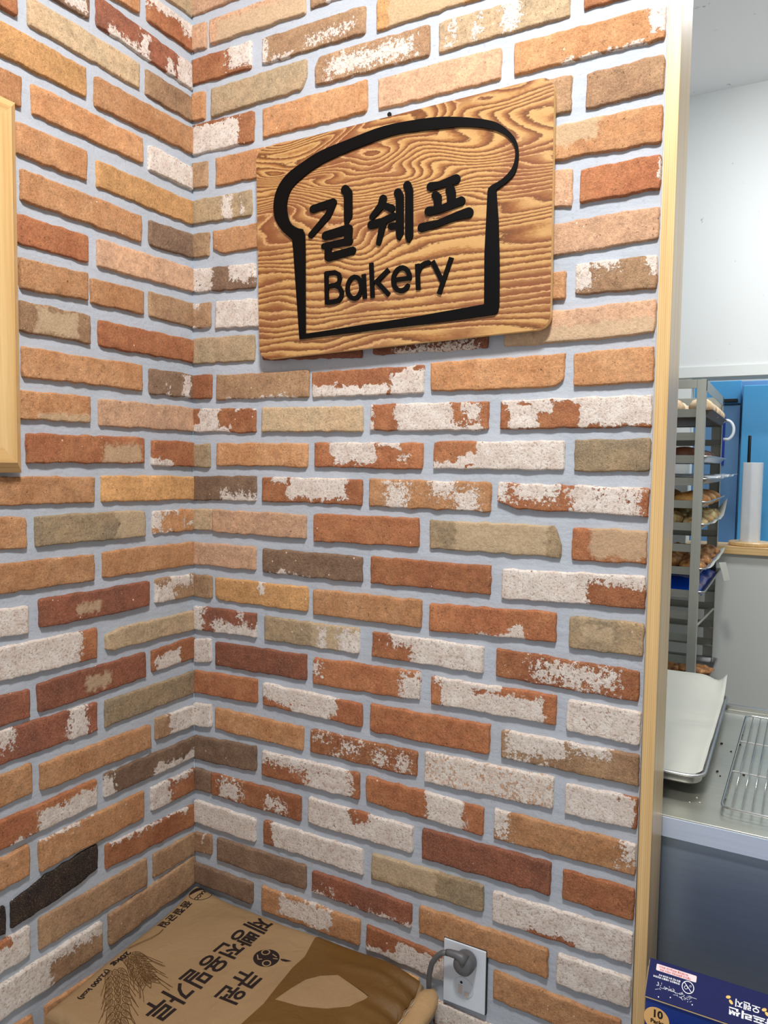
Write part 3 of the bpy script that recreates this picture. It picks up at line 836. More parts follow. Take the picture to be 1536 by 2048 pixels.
# ------------------------------------------------------------------ brick walls
BASE = dict(O=(180, 129, 89), R=(156, 97, 67), T=(180, 160, 130), B=(152, 119, 92), D=(122, 97, 80), P=(190, 153, 126),
            Y=(192, 146, 96), G=(150, 134, 110), K=(36, 33, 34), M=(148, 92, 70))
ALT = dict(O=(194, 147, 107), R=(172, 116, 80), T=(192, 164, 132), B=(172, 140, 108), D=(138, 112, 92), P=(208, 166, 134),
           Y=(210, 160, 108), G=(172, 148, 116), K=(62, 50, 44), M=(128, 82, 66))


def sd_rect(U, V, r):
    cx, cy = (r[0] + r[2]) / 2, (r[1] + r[3]) / 2
    hx, hy = (r[2] - r[0]) / 2, (r[3] - r[1]) / 2
    qx, qy = np.abs(U - cx) - hx, np.abs(V - cy) - hy
    out = np.hypot(np.maximum(qx, 0), np.maximum(qy, 0))
    return -(out + np.minimum(np.maximum(qx, qy), 0))


def brick_wall(name, bricks, axis, ulo, uhi, zlo, zhi, thick, cut=None):
    """axis 0: wall in the xz plane facing -y; axis 1: wall in the yz plane facing +x"""
    V, Fc, MI = [], [], []
    col, col2, fld, seedv = [], [], [], []
    n0 = 0
    REC = 0.0072
    k = 0
    for (u0, u1, z0, z1, h, spec) in bricks:
        k += 1
        t = spec.split()
        code = t[0]
        W = u1 - u0
        spk = 0.0
        white, tan, holes = [], [], []
        field0 = -2.0
        chips = {}
        for q in t[1:]:
            if q == 'wall':
                field0 = 1.6
            elif q[0] == 'k':
                chips[q[1:3]] = tuple(float(a) for a in q[3:].split(','))
            elif q[0] == 's':
                spk = float(q[1:])
            else:
                r = [float(a) for a in q[1:].split(',')]
                r = [(-0.03 if r[0] <= 0.02 else r[0] * W), (-0.03 if r[1] <= 0.02 else r[1] * h), (W + 0.03 if r[2] >= 0.98 else r[2] * W), (h + 0.03 if r[3] >= 0.98 else r[3] * h)]
                (white if q[0] == 'w' else tan if q[0] == 't' else holes).append(r)
        nu = max(5, int(W / 0.0055))
        su = np.concatenate([[0, 0.0011 / W], np.linspace(0.0035 / W, 1 - 0.0035 / W, nu), [1 - 0.0011 / W, 1]])
        sv = np.concatenate([[0, 0.0011 / h], np.linspace(0.0035 / h, 1 - 0.0035 / h, 10), [1 - 0.0011 / h, 1]])
        SU, SV = np.meshgrid(su, sv, indexing='ij')
        nU, nV = SU.shape
        U = u0 + W * SU
        Zb = z0 + (z1 - z0) * SU
        Z = Zb + h * SV
        # ragged outline: each edge wanders, corners are chipped round
        sd = k * 17
        wb = 0.0016 * vnoise(SU * W * 55, SU * 0 + 3.1, sd) + 0.0007 * vnoise(SU * W * 190, SU * 0 + 1.1, sd + 1)
        wt = 0.0015 * vnoise(SU * W * 55, SU * 0 + 7.1, sd + 2) + 0.0006 * vnoise(SU * W * 190, SU * 0 + 1.1, sd + 3)
        wl = 0.0010 * vnoise(SV * h * 70, SV * 0 + 9.1, sd + 4) + 0.0005 * vnoise(SV * h * 200, SV * 0 + 1.1, sd + 5)
        wr = 0.0010 * vnoise(SV * h * 70, SV * 0 + 4.1, sd + 6) + 0.0005 * vnoise(SV * h * 200, SV * 0 + 1.1, sd + 7)
        Z = Z + wb * (1 - SV) ** 3 + wt * SV ** 3
        U = U + wl * np.maximum(0, 1 - SU * W / 0.02) ** 2 + wr * np.maximum(0, 1 - (1 - SU) * W / 0.02) ** 2
        rc = 0.0022
        for (a, b, sx, sz) in ((SU * W, SV * h, 1, 1), ((1 - SU) * W, SV * h, -1, 1), (SU * W, (1 - SV) * h, 1, -1), ((1 - SU) * W, (1 - SV) * h, -1, -1)):
            cr_ = rc * (0.5 + random.random() * 0.9)
            f = np.maximum(0, 1 - np.hypot(a, b) / (cr_ * 2.2))
            U = U + sx * f * cr_ * 0.42
            Z = Z + sz * f * cr_ * 0.42
        for cn, (cw, ch) in chips.items():
            du = (SU * W if cn[1] == 'l' else (1 - SU) * W)
            f = np.maximum(0, 1 - du / cw) * ch
            Z = Z + (f * (1 - SV) if cn[0] == 'b' else -f * SV)
        prot = random.uniform(-0.0012, 0.0014)
        D = -prot + 0.0005 * vnoise(SU * W * 90, SV * h * 90, sd + 8) + 0.0007 * vnoise(SU * W * 30, SV * h * 30, sd + 9)
        ring0 = (SU == 0) | (SU == 1) | (SV == 0) | (SV == 1)
        edge = np.minimum(np.minimum(SU, 1 - SU) * W, np.minimum(SV, 1 - SV) * h)
        D = np.where(ring0, REC + 0.0006, D + np.where(edge < 0.002, 0.0006, 0))
        if axis == 0:
            pts = np.stack([U, D, Z], -1)
        else:
            pts = np.stack([-D, U, Z], -1)
        V.append(pts.reshape(-1, 3))
        # lime / tan field in centimetres
        Ul, Vl = SU * W, SV * h
        wf = np.full_like(U, field0)
        for r in white:
            wf = np.maximum(wf, sd_rect(Ul, Vl, r) * 100)
        for r in holes:
            wf = np.minimum(wf, -sd_rect(Ul, Vl, r) * 100)
        tf = np.full_like(U, -2.0)
        for r in tan:
            tf = np.maximum(tf, sd_rect(Ul, Vl, r) * 100)
        f3 = np.stack([np.clip(wf / 4 + 0.5, 0, 1), np.clip(tf / 4 + 0.5, 0, 1), np.full_like(U, min(1, spk / 1.5)), np.ones_like(U)], -1)
        fld.append(f3.reshape(-1, 4))
        j = random.uniform(0.93, 1.06)
        c1 = np.array(lin(tuple(min(255, x * j) for x in BASE[code])) + (1,))
        c2 = np.array(lin(tuple(min(255, x * j) for x in ALT[code])) + (1,))
        n = nU * nV
        col.append(np.tile(c1, (n, 1)))
        col2.append(np.tile(c2, (n, 1)))
        seedv.append(np.tile(np.array([random.uniform(0, 40), random.uniform(0, 40), random.uniform(0, 40), 1.0]), (n, 1)))
        idx = (np.arange(n).reshape(nU, nV)) + n0
        if axis == 0:
            q = np.stack([idx[:-1, :-1], idx[1:, :-1], idx[1:, 1:], idx[:-1, 1:]], -1).reshape(-1, 4)
        else:
            q = np.stack([idx[:-1, :-1], idx[1:, :-1], idx[1:, 1:], idx[:-1, 1:]], -1).reshape(-1, 4)
        Fc.append(q)
        MI.append(np.zeros(len(q), int))
        n0 += n
    # mortar bed: a gently uneven sheet plus the body of the wall behind it
    nu = int((uhi - ulo) / 0.012) + 1
    nz = int((zhi - zlo) / 0.012) + 1
    UU, ZZ = np.meshgrid(np.linspace(ulo, uhi, nu), np.linspace(zlo, zhi, nz), indexing='ij')
    D = REC + 0.0006 * vnoise(UU * 35, ZZ * 60, 501) + 0.0004 * vnoise(UU * 12, ZZ * 90, 502)
    pts = np.stack([UU, D, ZZ], -1) if axis == 0 else np.stack([-D, UU, ZZ], -1)
    V.append(pts.reshape(-1, 3))
    n = nu * nz
    idx = np.arange(n).reshape(nu, nz) + n0
    Fc.append(np.stack([idx[:-1, :-1], idx[1:, :-1], idx[1:, 1:], idx[:-1, 1:]], -1).reshape(-1, 4))
    MI.append(np.ones(len(Fc[-1]), int))
    n0 += n
    a, b = REC + 0.003, thick
    crn = [(u, d, z) for u in (ulo, uhi) for d in (a, b) for z in (zlo, zhi)]
    bp = np.array(crn) if axis == 0 else np.array([(-d, u, z) for u, d, z in crn])
    V.append(bp)
    Fc.append(np.array(((0, 1, 3, 2), (4, 6, 7, 5), (0, 4, 5, 1), (2, 3, 7, 6), (0, 2, 6, 4), (1, 5, 7, 3))) + n0)
    MI.append(np.full(6, 2))
    for L in (col, col2, seedv, fld):
        L.append(np.ones((n + 8, 4)) * 0.5)
    V = np.concatenate(V)
    Fc = np.concatenate(Fc)
    me = bpy.data.meshes.new(name)
    me.vertices.add(len(V))
    me.vertices.foreach_set('co', V.ravel())
    me.loops.add(len(Fc) * 4)
    me.loops.foreach_set('vertex_index', Fc.ravel())
    me.polygons.add(len(Fc))
    me.polygons.foreach_set('loop_start', np.arange(len(Fc)) * 4)
    me.polygons.foreach_set('loop_total', np.full(len(Fc), 4))
    me.polygons.foreach_set('material_index', np.concatenate(MI))
    for m in (M_BRICK, M_MORTAR, M_WALL_PLAIN):
        me.materials.append(m)
    for nm, L in (('bcol', col), ('bcol2', col2), ('field', fld), ('seedv', seedv)):
        at = me.attributes.new(nm, 'FLOAT_COLOR', 'POINT')
        at.data.foreach_set('color', np.concatenate(L).astype(np.float32).ravel())
    me.update()
    me.validate()
    o = bpy.data.objects.new(name, me)
    C.objects.link(o)
    o['kind'] = 'structure'
    return o


def fill_rows(rows, lo, hi, starts):
    out = []
    codes = 'ORTBDPYGMO'
    for r in rows:
        u = starts(r)
        while u < hi:
            a, b = max(u, lo), min(u + 0.248, hi)
            if b - a > 0.03:
                z = (14 - r) * 0.075
                cd = random.choice(codes)
                sp = random.choice(['', '', ' w0,0,.5,1 s.4', ' wall s.6', ' w.4,.3,1,1 s.3'])
                out.append((a, b, z, z, 0.054, cd + sp))
            u += 0.265
    return out


RB2 = [(b[0] if b[0] > 0.02 else -0.004, min(b[1], 0.9755)) + tuple(b[2:]) for b in RB]
RB2 += fill_rows([-6, -5, -4, -3, -2, -1], 0.006, 0.976, lambda r: 0.006 - 0.08 * ((r * 2) % 3))
RB2 += fill_rows([27], 0.83, 0.976, lambda r: 0.83) + fill_rows([27], 0.006, 0.60, lambda r: -0.2)
RB2 += fill_rows([28, 29, 30, 31], 0.006, 0.976, lambda r: 0.006 - 0.08 * ((r * 2) % 3))
RB2.append((0.185, 0.435, 1.046, 1.047, 0.054, 'B'))
RB2.append((0.455, 0.70, 1.046, 1.047, 0.054, 'O'))
RB2.append((0.72, 0.976, 1.046, 1.047, 0.054, 'P'))
RB2.append((0.53, 0.70, 0.972, 0.972, 0.054, 'O'))
RB2.append((0.72, 0.976, 0.972, 0.972, 0.054, 'T'))
RB2.append((0.725, 0.976, 0.898, 0.898, 0.054, 'O'))
LB2 = [(b[0], b[1] if b[1] < -0.02 else 0.0045) + tuple(b[2:]) for b in LB]
have = {}
for b in LB2:
    r = round(14 - b[2] / 0.075)
    have[r] = min(have.get(r, 9), b[0])
for r in range(-6, 32):
    end = have.get(r, 0.24) - 0.017
    u = end
    while u > -1.45:
        z = (14 - r) * 0.075
        LB2.append((max(u - 0.248, -1.45), u, z, z, 0.054, random.choice('ORBDPYGMOO') + random.choice(['', '', ' w0,0,.5,1 s.4', ' wall s.5']))) if u - 0.04 > -1.45 else None
        u -= 0.265
LB2 = [b for b in LB2 if b[1] - b[0] > 0.02]
wall_back = brick_wall('wall_back', RB2, 0, -0.0072, 0.9765, FLOOR, CEIL, 0.103)
wall_left = brick_wall('wall_left', LB2, 1, -1.46, 0.0072, FLOOR, CEIL, 0.103)

# ------------------------------------------------------------------ the rest of the room shell


def struct(o):
    o['kind'] = 'structure'
    return o


struct(box('floor', (-0.3, -2.6, FLOOR - 0.05), (2.8, 3.2, FLOOR), M_FLOOR, bevel=0))
struct(box('ceiling', (-0.3, -2.0, CEIL), (2.8, 3.2, CEIL + 0.05), M_CEIL, bevel=0))
post = struct(box('trim_1', (0.9805, -0.009, FLOOR), (1.0, 0.108, CEIL), M_PINE, bevel=0.0008))
# far side of the kitchen: low wall, pine ledge, panel above the pass-through
struct(box('wall_far', (-0.3, 2.0, 0.447), (2.8, 2.12, CEIL), M_WALL, bevel=0))
struct(box('trim_2', (0.60, 1.992, 0.449), (2.8, 2.001, 0.492), M_WALL_PLAIN, bevel=0.001))
struct(box('wall_low', (-0.3, 2.0, FLOOR), (2.8, 2.12, -0.253), M_WALL_GREY, bevel=0))
struct(box('wall_side', (-0.3, 2.0, -0.253), (0.806, 2.12, 0.447), M_WALL_PLAIN, bevel=0))
struct(box('trim_3', (0.806, 1.975, -0.253), (2.8, 2.14, -0.222), M_PINE_X, bevel=0.002))
struct(box('wall_inner', (-0.3, 3.0, FLOOR), (2.8, 3.1, CEIL), M_WALL_GREY, bevel=0))
struct(box('wall_right', (2.7, -2.0, FLOOR), (2.8, 3.0, CEIL), M_WALL_GREY, bevel=0))
# low plinths hidden under the frame that carry the sack and the carton
struct(box('trim_4', (0.006, -0.46, FLOOR), (0.70, -0.001, -1.016), M_WALL_GREY, bevel=0.002))
struct(box('trim_5', (1.002, -0.30, FLOOR), (1.60, 0.10, -0.866), M_DARK_PLINTH, bevel=0.002))  # unseen; made dark to darken the steel front's lower reflection

# ------------------------------------------------------------------ sign
sign = empty('bakery_sign', (0.50, -0.008, 0.51))
tag(sign, 'wooden sign with bread loaf outline and black Korean and Bakery letters', 'sign')
TL, TR, BR, BL = (0.1899, 0.7194), (0.8065, 0.7255), (0.8108, 0.3145), (0.2005, 0.2955)


def rounded(quad, r, n=8):
    out = []
    m = len(quad)
    for i in range(m):
        p = Vector(quad[i])
        a = (Vector(quad[i - 1]) - p).normalized()
        b = (Vector(quad[(i + 1) % m]) - p).normalized()
        c = p + (a + b) * r
        s = (c - b * r) * 1.0
        a0 = math.atan2((p + a * r - c).y, (p + a * r - c).x)
        a1 = math.atan2((p + b * r - c).y, (p + b * r - c).x)
        while a1 - a0 > math.pi:
            a1 -= 2 * math.pi
        while a1 - a0 < -math.pi:
            a1 += 2 * math.pi
        for k in range(n + 1):
            t = a0 + (a1 - a0) * k / n
            out.append((c.x + r * math.cos(t), c.y + r * math.sin(t)))
    return out


lp = rounded([TL, TR, BR, BL], 0.024)
bm = bmesh.new()
add_prism(bm, lp, -0.020, -0.008)
bm.faces.ensure_lookup_table()
for f in bm.faces:
    f.material_index = 0 if f.calc_center_median().y < -0.0195 else 1
bm_obj('board', bm, [M_SIGN, M_EDGE], sign)


def prism_from_fill(bm, y0, y1, mat, name, parent):
    """bm is an extruded curve in xy; put it upright"""
    for v in bm.verts:
        x, y, z = v.co
        v.co = (x, y0 if z > 0 else y1, y)
    return bm_obj(name, bm, mat, parent)


prism_from_fill(flat_fill([OUTER, INNER], 0.001), -0.0235, -0.0202, M_BLACK, 'bread_outline', sign)


def letter(strokes, flat=False):
    bm = bmesh.new()
    y = -0.0235
    for st in strokes:
        for (a, b) in zip(st, st[1:]):
            if flat and len(st) == 2:
                d = (Vector(b[:2]) - Vector(a[:2])).normalized()
                nn_ = Vector((-d.y, d.x)) * a[2]
                A_, B_q = Vector(a[:2]) - d * a[2] * 0.8, Vector(b[:2]) + d * a[2] * 0.8
                add_prism(bm, [tuple(A_ + nn_), tuple(A_ - nn_), tuple(B_q - nn_), tuple(B_q + nn_)], y, -0.0202)
            else:
                add_prism(bm, capsule_loop(a[:2], a[2], b[:2], b[2], 8), y, -0.0202)
            y += 0.00002
    return bm_obj('letter', bm, M_BLACK, sign)


for st in (GIL, SWE, PEU):
    letter(st)
for st in (L_B, L_a, L_k, L_e, L_r, L_y):
    letter(st, True)
nail = bmesh.new()
add_tube(nail, [(0.487, 0.016, 0.737), (0.487, 0.003, 0.737)], 0.0018, 10)
add_tube(nail, [(0.487, 0.003, 0.737), (0.487, 0.0005, 0.737)], 0.0042, 12)
tag(bm_obj('nail', nail, M_NAIL), 'small dark nail head in the mortar above the wooden sign', 'nail')

# ------------------------------------------------------------------ pine frame on the left wall
fr = empty('wall_frame', (0.0, -0.75, 0.06))
tag(fr, 'pale pine wooden frame hung on the left brick wall', 'frame')
y1, y0, z0, z1 = -0.432, -1.10, 0.0605, 0.679


def frame_ring(bm, prof):
    """prof: (inset from the outer edge, height off the wall)"""
    rings = []
    for (i, h) in prof:
        rings.append([bm.verts.new((h, y, z)) for y, z in ((y0 + i, z0 + i), (y1 - i, z0 + i), (y1 - i, z1 - i), (y0 + i, z1 - i))])
    return rings


PROF = [(0.0, 0.0015), (0.0, 0.009), (0.004, 0.0145), (0.014, 0.021), (0.017, 0.024), (0.020, 0.024), (0.052, 0.021), (0.060, 0.016), (0.060, 0.002)]
bm = bmesh.new()
R_ = frame_ring(bm, PROF)
for A, B_ in zip(R_, R_[1:]):
    for k in range(4):
        f = bm.faces.new((A[k], A[(k + 1) % 4], B_[(k + 1) % 4], B_[k]))
        f.material_index = 1 if k in (0, 2) else 0
bm_obj('moulding', bm, [M_PINE, M_PINE_Y], fr)
box('backing_panel', (0.002, y0 + 0.055, z0 + 0.055), (0.006, y1 - 0.055, z1 - 0.055), M_WALL_PLAIN, fr, 0)

# ------------------------------------------------------------------ wall outlet and plug
ol = empty('wall_outlet', (0.675, 0.0, -0.877))
tag(ol, 'white double wall outlet plate at the foot of the brick wall', 'outlet')
bm = bmesh.new()
add_box(bm, (0.633, -0.0035, -0.9385), (0.7175, 0.006, -0.8165), 0.001)
bm_obj('cover_plate', bm, M_WHITE_PLASTIC, ol)
box('back_box', (0.6318, -0.0006, -0.9400), (0.7187, 0.0062, -0.8150), M_DARK, ol, 0)


def socket(cx, cz, r):
    bm = bmesh.new()
    n = 28
    prof = [(r * 1.04, 0.0), (r * 1.02, -0.0012), (r, -0.0012), (r * 0.96, 0.004), (r * 0.93, 0.0005)]
    rings = []
    for (rr, d) in prof[:3]:
        rings.append([bm.verts.new((cx + rr * math.cos(2 * math.pi * k / n), -0.0036 + d, cz + rr * math.sin(2 * math.pi * k / n))) for k in range(n)])
    for A, B_ in zip(rings, rings[1:]):
        for k in range(n):
            bm.faces.new((A[k], A[(k + 1) % n], B_[(k + 1) % n], B_[k]))
    bm.faces.new(rings[-1])
    so = bm_obj('socket', bm, M_WHITE_PLASTIC, ol)
    # recessed-looking cup: shutter, two pin holes and the earth clips
    for dx, dz, rr in ((-0.004, 0.0095, 0.0026), (0.009, -0.0085, 0.0026)):
        b2 = bmesh.new()
        add_tube(b2, [(cx + dx, -0.0047, cz + dz), (cx + dx, -0.0053, cz + dz)], rr, 12)
        bm_obj('pin_hole', b2, M_DARK, so)
    b2 = bmesh.new()
    add_box(b2, (cx - 0.010, -0.0060, cz - 0.013), (cx - 0.002, -0.0047, cz + 0.004), 0.0006)
    add_box(b2, (cx + 0.002, -0.0060, cz - 0.016), (cx + 0.012, -0.0047, cz - 0.006), 0.0006)
    bm_obj('shutter', b2, plain_clip, so)
    return so


plain_clip = plain('worn_socket_clip', (206, 196, 188), 0.4)
socket(0.6745, -0.8994, 0.0195)
socket(0.6745, -0.8510, 0.0195)

pl = empty('power_plug', (0.685, -0.02, -0.835))
tag(pl, 'grey round power plug in the upper socket with its cable', 'plug')
bm = bmesh.new()
n = 24
rings = []
for (rr, d) in ((0.0185, -0.0052), (0.0200, -0.008), (0.0200, -0.022), (0.0185, -0.030), (0.014, -0.0335), (0.006, -0.0345)):
    rings.append([bm.verts.new((0.682 + rr * math.cos(2 * math.pi * k / n), d, -0.8400 + rr * math.sin(2 * math.pi * k / n))) for k in range(n)])
for A, B_ in zip(rings, rings[1:]):
    for k in range(n):
        bm.faces.new((A[k], A[(k + 1) % n], B_[(k + 1) % n], B_[k]))
bm.faces.new(rings[0])
bm.faces.new(rings[-1])
bm_obj('plug_body', bm, M_GREY_RUBBER, pl, smooth=True)
neck = [(0.684, -0.024, -0.832), (0.676, -0.026, -0.8255), (0.668, -0.027, -0.8235), (0.655, -0.028, -0.8235), (0.649, -0.028, -0.825)]
tube('strain_relief', neck, [0.013, 0.0095, 0.0072, 0.0065, 0.0060], M_GREY_RUBBER, pl, 14)
cord = [(0.650, -0.028, -0.8245), (0.6400, -0.028, -0.8290), (0.6290, -0.028, -0.8400), (0.6190, -0.027, -0.857), (0.6145, -0.026, -0.876), (0.6125, -0.025, -0.898), (0.6125, -0.022, -0.93), (0.614, -0.020, -0.975), (0.622, -0.020, -1.006)]
tube('cable', cord, 0.0052, M_GREY_RUBBER, pl, 12)

# ------------------------------------------------------------------ flour sack
BZ = -0.900


def edge_x(y):
    return 0.006 + 0.085 * max(0.0, -y)


def sack_top(x, y):
    """height of the top sheet of the sack"""
    dx = min(x - edge_x(y), 0.604 - x)
    dy = min(-0.003 - y, y + 0.428)
    d = max(0.0, min(dx, dy))
    edge = 0.014 * math.exp(-d / 0.006) - 0.012 * math.exp(-(x * x + y * y) / 0.004)
    wr = 0.0022 * math.sin(60 * (y - 0.25 * x) + 2.0) * math.exp(-((x - 0.20) / 0.09) ** 2 - ((y + 0.05) / 0.05) ** 2)
    wr += 0.0012 * math.sin(17 * x + 9 * y) * math.sin(13 * y - 4) + 0.0008 * math.sin(41 * x - 23 * y)
    # gathers near the sewn mouth, where the paper folds over
    g = 0.0
    if x > 0.50:
        t = min(1, (x - 0.50) / 0.10)
        g = -0.014 * t * t + 0.0045 * t * math.sin(95 * y + 18 * x) + 0.003 * t * math.sin(170 * y)
        ridge = math.exp(-((y + 0.045 + 0.25 * (x - 0.50)) / 0.012) ** 2)
        g += 0.012 * t * (1 - 0.6 * t) * ridge
    f = 0.0045 * math.exp(-((y + 0.060 - 0.10 * (x - 0.48)) / 0.010) ** 2) * math.exp(-((x - 0.50) / 0.07) ** 2)
    return BZ - edge + wr + g + f


sack = empty('flour_sack', (0.30, -0.22, -1.015))
tag(sack, 'kraft paper flour sack with black Korean print and brown wave lying in corner', 'sack')
nx, ny = 90, 66
verts, faces = [], []
xs = [(0.5 - 0.5 * math.cos(math.pi * i / nx)) for i in range(nx + 1)]
ys = [-0.428 + 0.425 * (0.5 - 0.5 * math.cos(math.pi * j / ny)) for j in range(ny + 1)]


def squash(x, y):
    # rounded corners of the filled sack in plan
    ex = edge_x(y)
    xx = ex + (0.604 - ex - 0.012 * (abs(y + 0.2155) / 0.2125) ** 6) * x
    return xx, y


for side in (0, 1):
    for i in range(nx + 1):
        for j in range(ny + 1):
            x, y = squash(xs[i], ys[j])
            if side == 0:
                z = sack_top(x, y)
            else:
                d = max(0.0, min(x - edge_x(y), 0.604 - x, -0.003 - y, y + 0.428))
                z = -1.0150 + 0.045 * math.exp(-d / 0.014)
            verts.append((x, y, z))
N = (nx + 1) * (ny + 1)
ix = lambda s, i, j: s * N + i * (ny + 1) + j
for i in range(nx):
    for j in range(ny):
        faces.append((ix(0, i, j), ix(0, i + 1, j), ix(0, i + 1, j + 1), ix(0, i, j + 1)))
        faces.append((ix(1, i, j), ix(1, i, j + 1), ix(1, i + 1, j + 1), ix(1, i + 1, j)))
for i in range(nx):
    faces.append((ix(0, i, 0), ix(1, i, 0), ix(1, i + 1, 0), ix(0, i + 1, 0)))
    faces.append((ix(0, i, ny), ix(0, i + 1, ny), ix(1, i + 1, ny), ix(1, i, ny)))
for j in range(ny):
    faces.append((ix(0, 0, j), ix(0, 0, j + 1), ix(1, 0, j + 1), ix(1, 0, j)))
    faces.append((ix(0, nx, j), ix(1, nx, j), ix(1, nx, j + 1), ix(0, nx, j + 1)))
mesh_obj('paper_body', verts, faces, M_KRAFT, sack, smooth=True)


def drape(bm, name, mat, parent, off=0.0007, cell=0.012):
    """cut a flat print into small cells and lay it on the sack's top sheet"""
    for ax, (lo, hi) in enumerate(((0.0, 0.62), (-0.44, 0.0))):
        c = lo
        while c < hi:
            nrm = (1, 0, 0) if ax == 0 else (0, 1, 0)
            co = (c, 0, 0) if ax == 0 else (0, c, 0)
            bmesh.ops.bisect_plane(bm, geom=bm.verts[:] + bm.edges[:] + bm.faces[:], plane_co=co, plane_no=nrm, dist=1e-6)
            c += cell
    bmesh.ops.triangulate(bm, faces=bm.faces)
    for v in bm.verts:
        v.co.z = sack_top(v.co.x, v.co.y) + off + 0.0022 * min(1.0, max(0.0, (v.co.x - 0.47) / 0.05)) + 0.0012 * math.exp(-((v.co.y + 0.003) / 0.008) ** 2)
    bmesh.ops.recalc_face_normals(bm, faces=bm.faces)
    for f in bm.faces:
        if f.normal.z < 0:
            f.normal_flip()
    me = bpy.data.meshes.new(name)
    bm.to_mesh(me)
    bm.free()
    me.materials.append(mat)
    me.polygons.foreach_set('use_smooth', [True] * len(me.polygons))
    o = bpy.data.objects.new(name, me)
    C.objects.link(o)
    o.parent = parent
    o.matrix_parent_inverse = parent.matrix_world.inverted()
    return o


wave = list(WAVE) + [(0.366, -0.34), (0.358, -0.39), (0.35, -0.422)]
wave[0] = (0.349, -0.0065)
panel = [(0.586, -0.422), (0.595, -0.41), (0.6005, -0.30), (0.6005, -0.14), (0.595, -0.03), (0.586, -0.0065)]
bp = drape(flat_fill([wave + panel, LEAF]), 'brown_wave_print', M_BROWN, sack, 0.0005, 0.006)
bp['label'] = 'dark brown printed wave with a pale leaf shape left open'


def page(bm, ox, oy, rot=0.0):
    """page x runs towards -y of the room, page up runs towards +x"""
    c, s = math.cos(rot), math.sin(rot)
    for v in bm.verts:
        a, b = v.co.x * c - v.co.y * s, v.co.x * s + v.co.y * c
        v.co = (ox + b, oy - a, 0)
    return bm


drape(page(text_bm('제빵전용밀가루', 0.0512, 0.00105, 1.0, 1.18), 0.2000, -0.0205, -0.01), 'product_lettering', M_INK, sack)
drape(page(text_bm('큐원', 0.0520, 0.0010, 0.98, 1.10), 0.2860, -0.1640, 0.0), 'brand_lettering', M_INK, sack)
drape(page(text_bm('품질균일', 0.0225, 0.0005, 1.15, 1.05), 0.0290, -0.0580, 0.08), 'small_lettering', M_INK, sack)
drape(page(text_bm('20kg', 0.0180, 0.0006, 1.30, 0.95), 0.0475, -0.2440, 0.10), 'weight_lettering', M_INK, sack)
drape(page(text_bm('(72,000 kcal)', 0.0145, 0.0004, 1.10, 1.0), 0.0545, -0.3010, 0.21), 'calorie_lettering', M_INK, sack)


def disc_loop(cx, cy, rx, ry, n=40, rot=0.0):
    return [(cx + rx * math.cos(t) * math.cos(rot) - ry * math.sin(t) * math.sin(rot), cy + rx * math.cos(t) * math.sin(rot) + ry * math.sin(t) * math.cos(rot)) for t in [2 * math.pi * k / n for k in range(n)]]


# round emblem: a black disc with two open rings and small strokes cut out
emb = [disc_loop(0.3005, -0.1200, 0.0262, 0.0255)]
eb = drape(flat_fill(emb), 'emblem', M_INK, sack, 0.0007, 0.01)
cut = bmesh.new()


def merge(dst, src):
    me = bpy.data.meshes.new('tmp')
    src.to_mesh(me)
    src.free()
    dst.from_mesh(me)
    bpy.data.meshes.remove(me)


for (cx, cy) in ((0.2895, -0.1080), (0.3110, -0.1330)):
    merge(cut, flat_fill([disc_loop(cx, cy, 0.0090, 0.0090), disc_loop(cx, cy, 0.0064, 0.0064)]))
for (a, b) in (((0.2810, -0.1235), (0.2900, -0.1330)), ((0.2900, -0.1330), (0.2955, -0.1290)), ((0.3060, -0.1060), (0.3165, -0.1080)), ((0.3140, -0.1150), (0.3215, -0.1120)), ((0.2800, -0.0985), (0.2860, -0.1010))):
    merge(cut, flat_fill([capsule_loop(a, 0.0012, b, 0.0012, 4)]))
drape(cut, 'emblem_rings', M_KRAFT, eb, 0.0011, 0.01)
lf = [(0.3255, -0.1080), (0.3330, -0.1045), (0.3490, -0.1015), (0.3400, -0.1090), (0.3310, -0.1110)]
drape(flat_fill([lf]), 'emblem_leaf', M_INK, eb, 0.0007, 0.01)
# oval mark in the corner
rot = math.radians(39)
kb = bmesh.new()
merge(kb, flat_fill([disc_loop(0.0425, -0.0270, 0.0255, 0.0205, 40, rot), disc_loop(0.0425, -0.0270, 0.0243, 0.0193, 40, rot)]))
seg = [p for p in disc_loop(0.0425, -0.0270, 0.0247, 0.0197, 60, rot)]
seg = [p for p in seg if (p[0] - 0.0425) * 0.93 - (p[1] + 0.0270) * 0.37 < -0.0100]
seg.sort(key=lambda p: p[1])
merge(kb, flat_fill([seg]))
merge(kb, page(text_bm('KACC', 0.0125, 0.0004, 1.0, 1.0), 0.0400, -0.0130, 0.05))
drape(kb, 'corner_mark', M_INK, sack, 0.0007, 0.012)


# two drawn ears of wheat
def ribbon(bm, pts, r):
    for a, b in zip(pts, pts[1:]):
        merge(bm, flat_fill([capsule_loop(a, r, b, r, 2)])) if False else add_rib(bm, a, b, r)


def add_rib(bm, a, b, r):
    a = Vector((a[0], a[1], 0))
    b = Vector((b[0], b[1], 0))
    d = b - a
    if d.length < 1e-6:
        return
    n_ = Vector((-d.y, d.x, 0)).normalized() * r
    e_ = d.normalized() * r * 0.6
    vs = [bm.verts.new(p) for p in (a + n_ - e_, a - n_ - e_, b - n_ + e_, b + n_ + e_)]
    bm.faces.new(vs)


